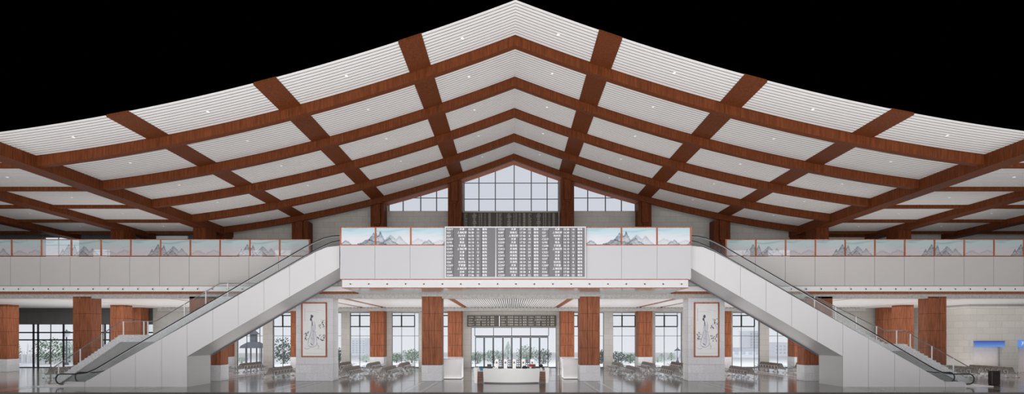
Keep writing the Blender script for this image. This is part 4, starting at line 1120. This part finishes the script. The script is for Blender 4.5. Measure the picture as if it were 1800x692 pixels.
T = [
 ('bushy_tree','broad green tree beyond the glazed wall at far left, left of the pale fountain', 20, 596, 26, 68,'leafA','round'),
 ('bushy_tree','broad green tree filling the middle of the far left glazed wall', 88, 592, 50, 69,'leafA','round'),
 ('bushy_tree','greyish tree behind the lamp at the right end of the far left glazing', 122, 596, 26, 74,'leafB','round'),
 ('round_shrub','small hazy shrub seen at the bottom of the window under the left escalator', 425, 630, 18, 72,'leafB','round'),
 ('bushy_tree','dark dense tree in the window left of the left painting pier', 499, 592, 34, 70,'leafC','round'),
 ('round_shrub','dark shrub in the narrow gap right of the left painting pier', 596, 610, 14, 70,'leafC','round'),
 ('round_shrub','pale green shrub behind the bench left of the left slim back column', 644, 622, 22, 74,'leafB','round'),
 ('round_shrub','low pale green shrub at the left of the window beside the left desk column', 697, 620, 24, 73,'leafA','round'),
 ('round_shrub','larger green shrub at the right of the window beside the left desk column', 724, 612, 32, 72,'leafA','round'),
 ('round_shrub','green shrub behind the leftmost glass door', 839, 616, 22, 70,'leafA','round'),
 ('round_shrub','round green shrub behind the third glass door from the left', 868, 613, 32, 71,'leafA','round'),
 ('conifer','thin pale conifer behind the middle of the glass doors', 893, 600, 18, 84,'leafB','cone'),
 ('bushy_tree','green tree behind the sixth glass door', 926, 606, 34, 72,'leafA','round'),
 ('round_shrub','dark round shrub behind the last glass door', 955, 611, 26, 70,'leafC','round'),
 ('round_shrub','dark green shrub in the gap right of the right desk column', 1057, 613, 14, 70,'leafC','round'),
 ('round_shrub','dark green shrub at the left of the window right of the right desk column', 1087, 616, 28, 70,'leafC','round'),
 ('round_shrub','green shrub at the right of the window right of the right desk column', 1108, 620, 22, 71,'leafA','round'),
 ('conifer','left pale conifer of the pair left of the right painting pier', 1163, 621, 14, 78,'leafB','cone'),
 ('conifer','right pale conifer of the pair left of the right painting pier', 1180, 619, 14, 80,'leafB','cone'),
 ('round_shrub','low hazy hedge shrub at the foot of the conifer pair', 1156, 634, 24, 74,'leafB','round'),
]
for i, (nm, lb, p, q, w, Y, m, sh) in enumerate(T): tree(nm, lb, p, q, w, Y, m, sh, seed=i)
def building(label, pxa, pxb, pyt, Y, nx, nz, roof=False):
    xa, xb, h = wx(pxa, Y), wx(pxb, Y), wz(pyt, Y); w = xb-xa
    t = thing('building', label, 'building', 'hazy buildings outside', ((xa+xb)/2, Y, -.02))
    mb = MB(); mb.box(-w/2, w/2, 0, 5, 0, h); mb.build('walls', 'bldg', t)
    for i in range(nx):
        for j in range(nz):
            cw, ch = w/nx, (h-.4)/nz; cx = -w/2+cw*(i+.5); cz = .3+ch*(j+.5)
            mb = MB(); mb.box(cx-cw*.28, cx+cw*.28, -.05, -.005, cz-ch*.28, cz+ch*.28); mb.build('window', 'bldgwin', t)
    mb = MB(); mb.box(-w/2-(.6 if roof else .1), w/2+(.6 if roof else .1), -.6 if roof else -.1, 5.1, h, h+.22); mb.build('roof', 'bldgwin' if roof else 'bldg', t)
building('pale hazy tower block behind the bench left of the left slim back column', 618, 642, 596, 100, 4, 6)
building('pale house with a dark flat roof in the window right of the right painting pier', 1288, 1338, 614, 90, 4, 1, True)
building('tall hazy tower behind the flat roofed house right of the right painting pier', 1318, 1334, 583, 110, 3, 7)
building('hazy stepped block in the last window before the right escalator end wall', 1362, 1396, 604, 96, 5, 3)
# pavilion, lamps, fountain
def pavilion(label, pxc, wpx, pyr, Y):
    x = wx(pxc, Y); h = wz(pyr, Y); r = wpx*Y/F/2
    t = thing('garden_pavilion', label, 'pavilion', None, (x, Y, -.02))
    for i, dx_ in enumerate((-.8, -.3, .3, .8)):
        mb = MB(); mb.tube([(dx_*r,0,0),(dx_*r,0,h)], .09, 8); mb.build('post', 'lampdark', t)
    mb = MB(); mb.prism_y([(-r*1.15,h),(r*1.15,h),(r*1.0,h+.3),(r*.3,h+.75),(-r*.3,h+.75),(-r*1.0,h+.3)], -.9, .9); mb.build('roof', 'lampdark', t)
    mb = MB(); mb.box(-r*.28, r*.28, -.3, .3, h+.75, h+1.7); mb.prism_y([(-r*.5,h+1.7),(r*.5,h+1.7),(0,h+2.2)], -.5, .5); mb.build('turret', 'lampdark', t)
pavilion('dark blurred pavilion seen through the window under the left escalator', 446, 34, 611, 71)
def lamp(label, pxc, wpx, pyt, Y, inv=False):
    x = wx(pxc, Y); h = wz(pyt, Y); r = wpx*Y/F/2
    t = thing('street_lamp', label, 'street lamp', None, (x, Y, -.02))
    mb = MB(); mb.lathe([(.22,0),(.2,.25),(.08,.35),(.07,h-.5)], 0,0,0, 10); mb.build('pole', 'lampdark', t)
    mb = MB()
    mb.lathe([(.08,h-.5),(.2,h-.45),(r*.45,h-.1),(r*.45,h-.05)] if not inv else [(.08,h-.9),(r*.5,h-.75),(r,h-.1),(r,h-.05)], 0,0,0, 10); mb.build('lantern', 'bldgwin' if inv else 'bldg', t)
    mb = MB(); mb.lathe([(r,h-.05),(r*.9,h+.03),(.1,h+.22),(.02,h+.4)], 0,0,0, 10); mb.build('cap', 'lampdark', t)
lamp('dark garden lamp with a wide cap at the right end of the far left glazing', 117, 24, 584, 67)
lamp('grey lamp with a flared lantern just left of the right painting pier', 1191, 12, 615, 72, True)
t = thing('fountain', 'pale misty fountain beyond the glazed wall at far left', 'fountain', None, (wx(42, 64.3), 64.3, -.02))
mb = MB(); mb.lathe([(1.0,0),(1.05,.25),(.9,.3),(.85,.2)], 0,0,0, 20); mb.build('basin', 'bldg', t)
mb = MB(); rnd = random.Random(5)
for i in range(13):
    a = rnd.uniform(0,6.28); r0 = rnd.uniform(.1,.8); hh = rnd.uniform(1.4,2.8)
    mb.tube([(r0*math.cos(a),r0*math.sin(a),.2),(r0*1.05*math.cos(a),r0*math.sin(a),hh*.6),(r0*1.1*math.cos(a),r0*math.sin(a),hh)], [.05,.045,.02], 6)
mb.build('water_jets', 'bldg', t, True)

# ------------------------------------------------------------------ light
w = bpy.data.worlds.new('world'); scene.world = w; w.use_nodes = True
w.node_tree.nodes['Background'].inputs['Color'].default_value = (0,0,0,1); w.node_tree.nodes['Background'].inputs['Strength'].default_value = 0
def area(name, loc, rot, sx, sy, power, col=(1,1,1)):
    l = bpy.data.lights.new(name, 'AREA'); l.shape = 'RECTANGLE'; l.size = sx; l.size_y = sy; l.energy = power; l.color = col
    o = bpy.data.objects.new(name, l); COL.objects.link(o); o.location = loc; o.rotation_euler = [math.radians(a) for a in rot]; return o
area('front_fill', (0, -6, 8), (90, 0, 0), 110, 15, 13500, (1.0, .985, .985))  # added lamp out of view behind the camera, washes the hall frontally
area('roof_fill_up', (0, 14, .2), (180, 0, 0), 84, 26, 17500, (1.0, .98, .975))  # added lamp out of view, lifts the roof underside from below
area('end_wall_fill', (0, 12, 1.0), (90, 0, 0), 26, 1.7, 2600, (1.0, .985, .98))  # added low lamp out of view, brightens the escalator end walls
area('hall_downlight', (0, 51.5, 6.2), (0, 0, 0), 104, 13, 3300, (1.0, .985, .97))
area('hall_fill_up', (0, 51.5, .05), (180, 0, 0), 90, 14, 4200, (1.0, .985, .97))  # unseen lamp added at floor level to brighten the lower ceiling
area('upper_hall_fill', (0, 50, 10.2), (180, 0, 0), 84, 12, 1500, (1.0, .98, .96))  # unseen lamp added above the upper floor to brighten the rear slats
area('garden_daylight', (0, 64, 13), (50, 0, 0), 110, 6, 12000, (.97, .99, 1.0))
scene.cycles.max_bounces = 8
scene.cycles.transparent_max_bounces = 16
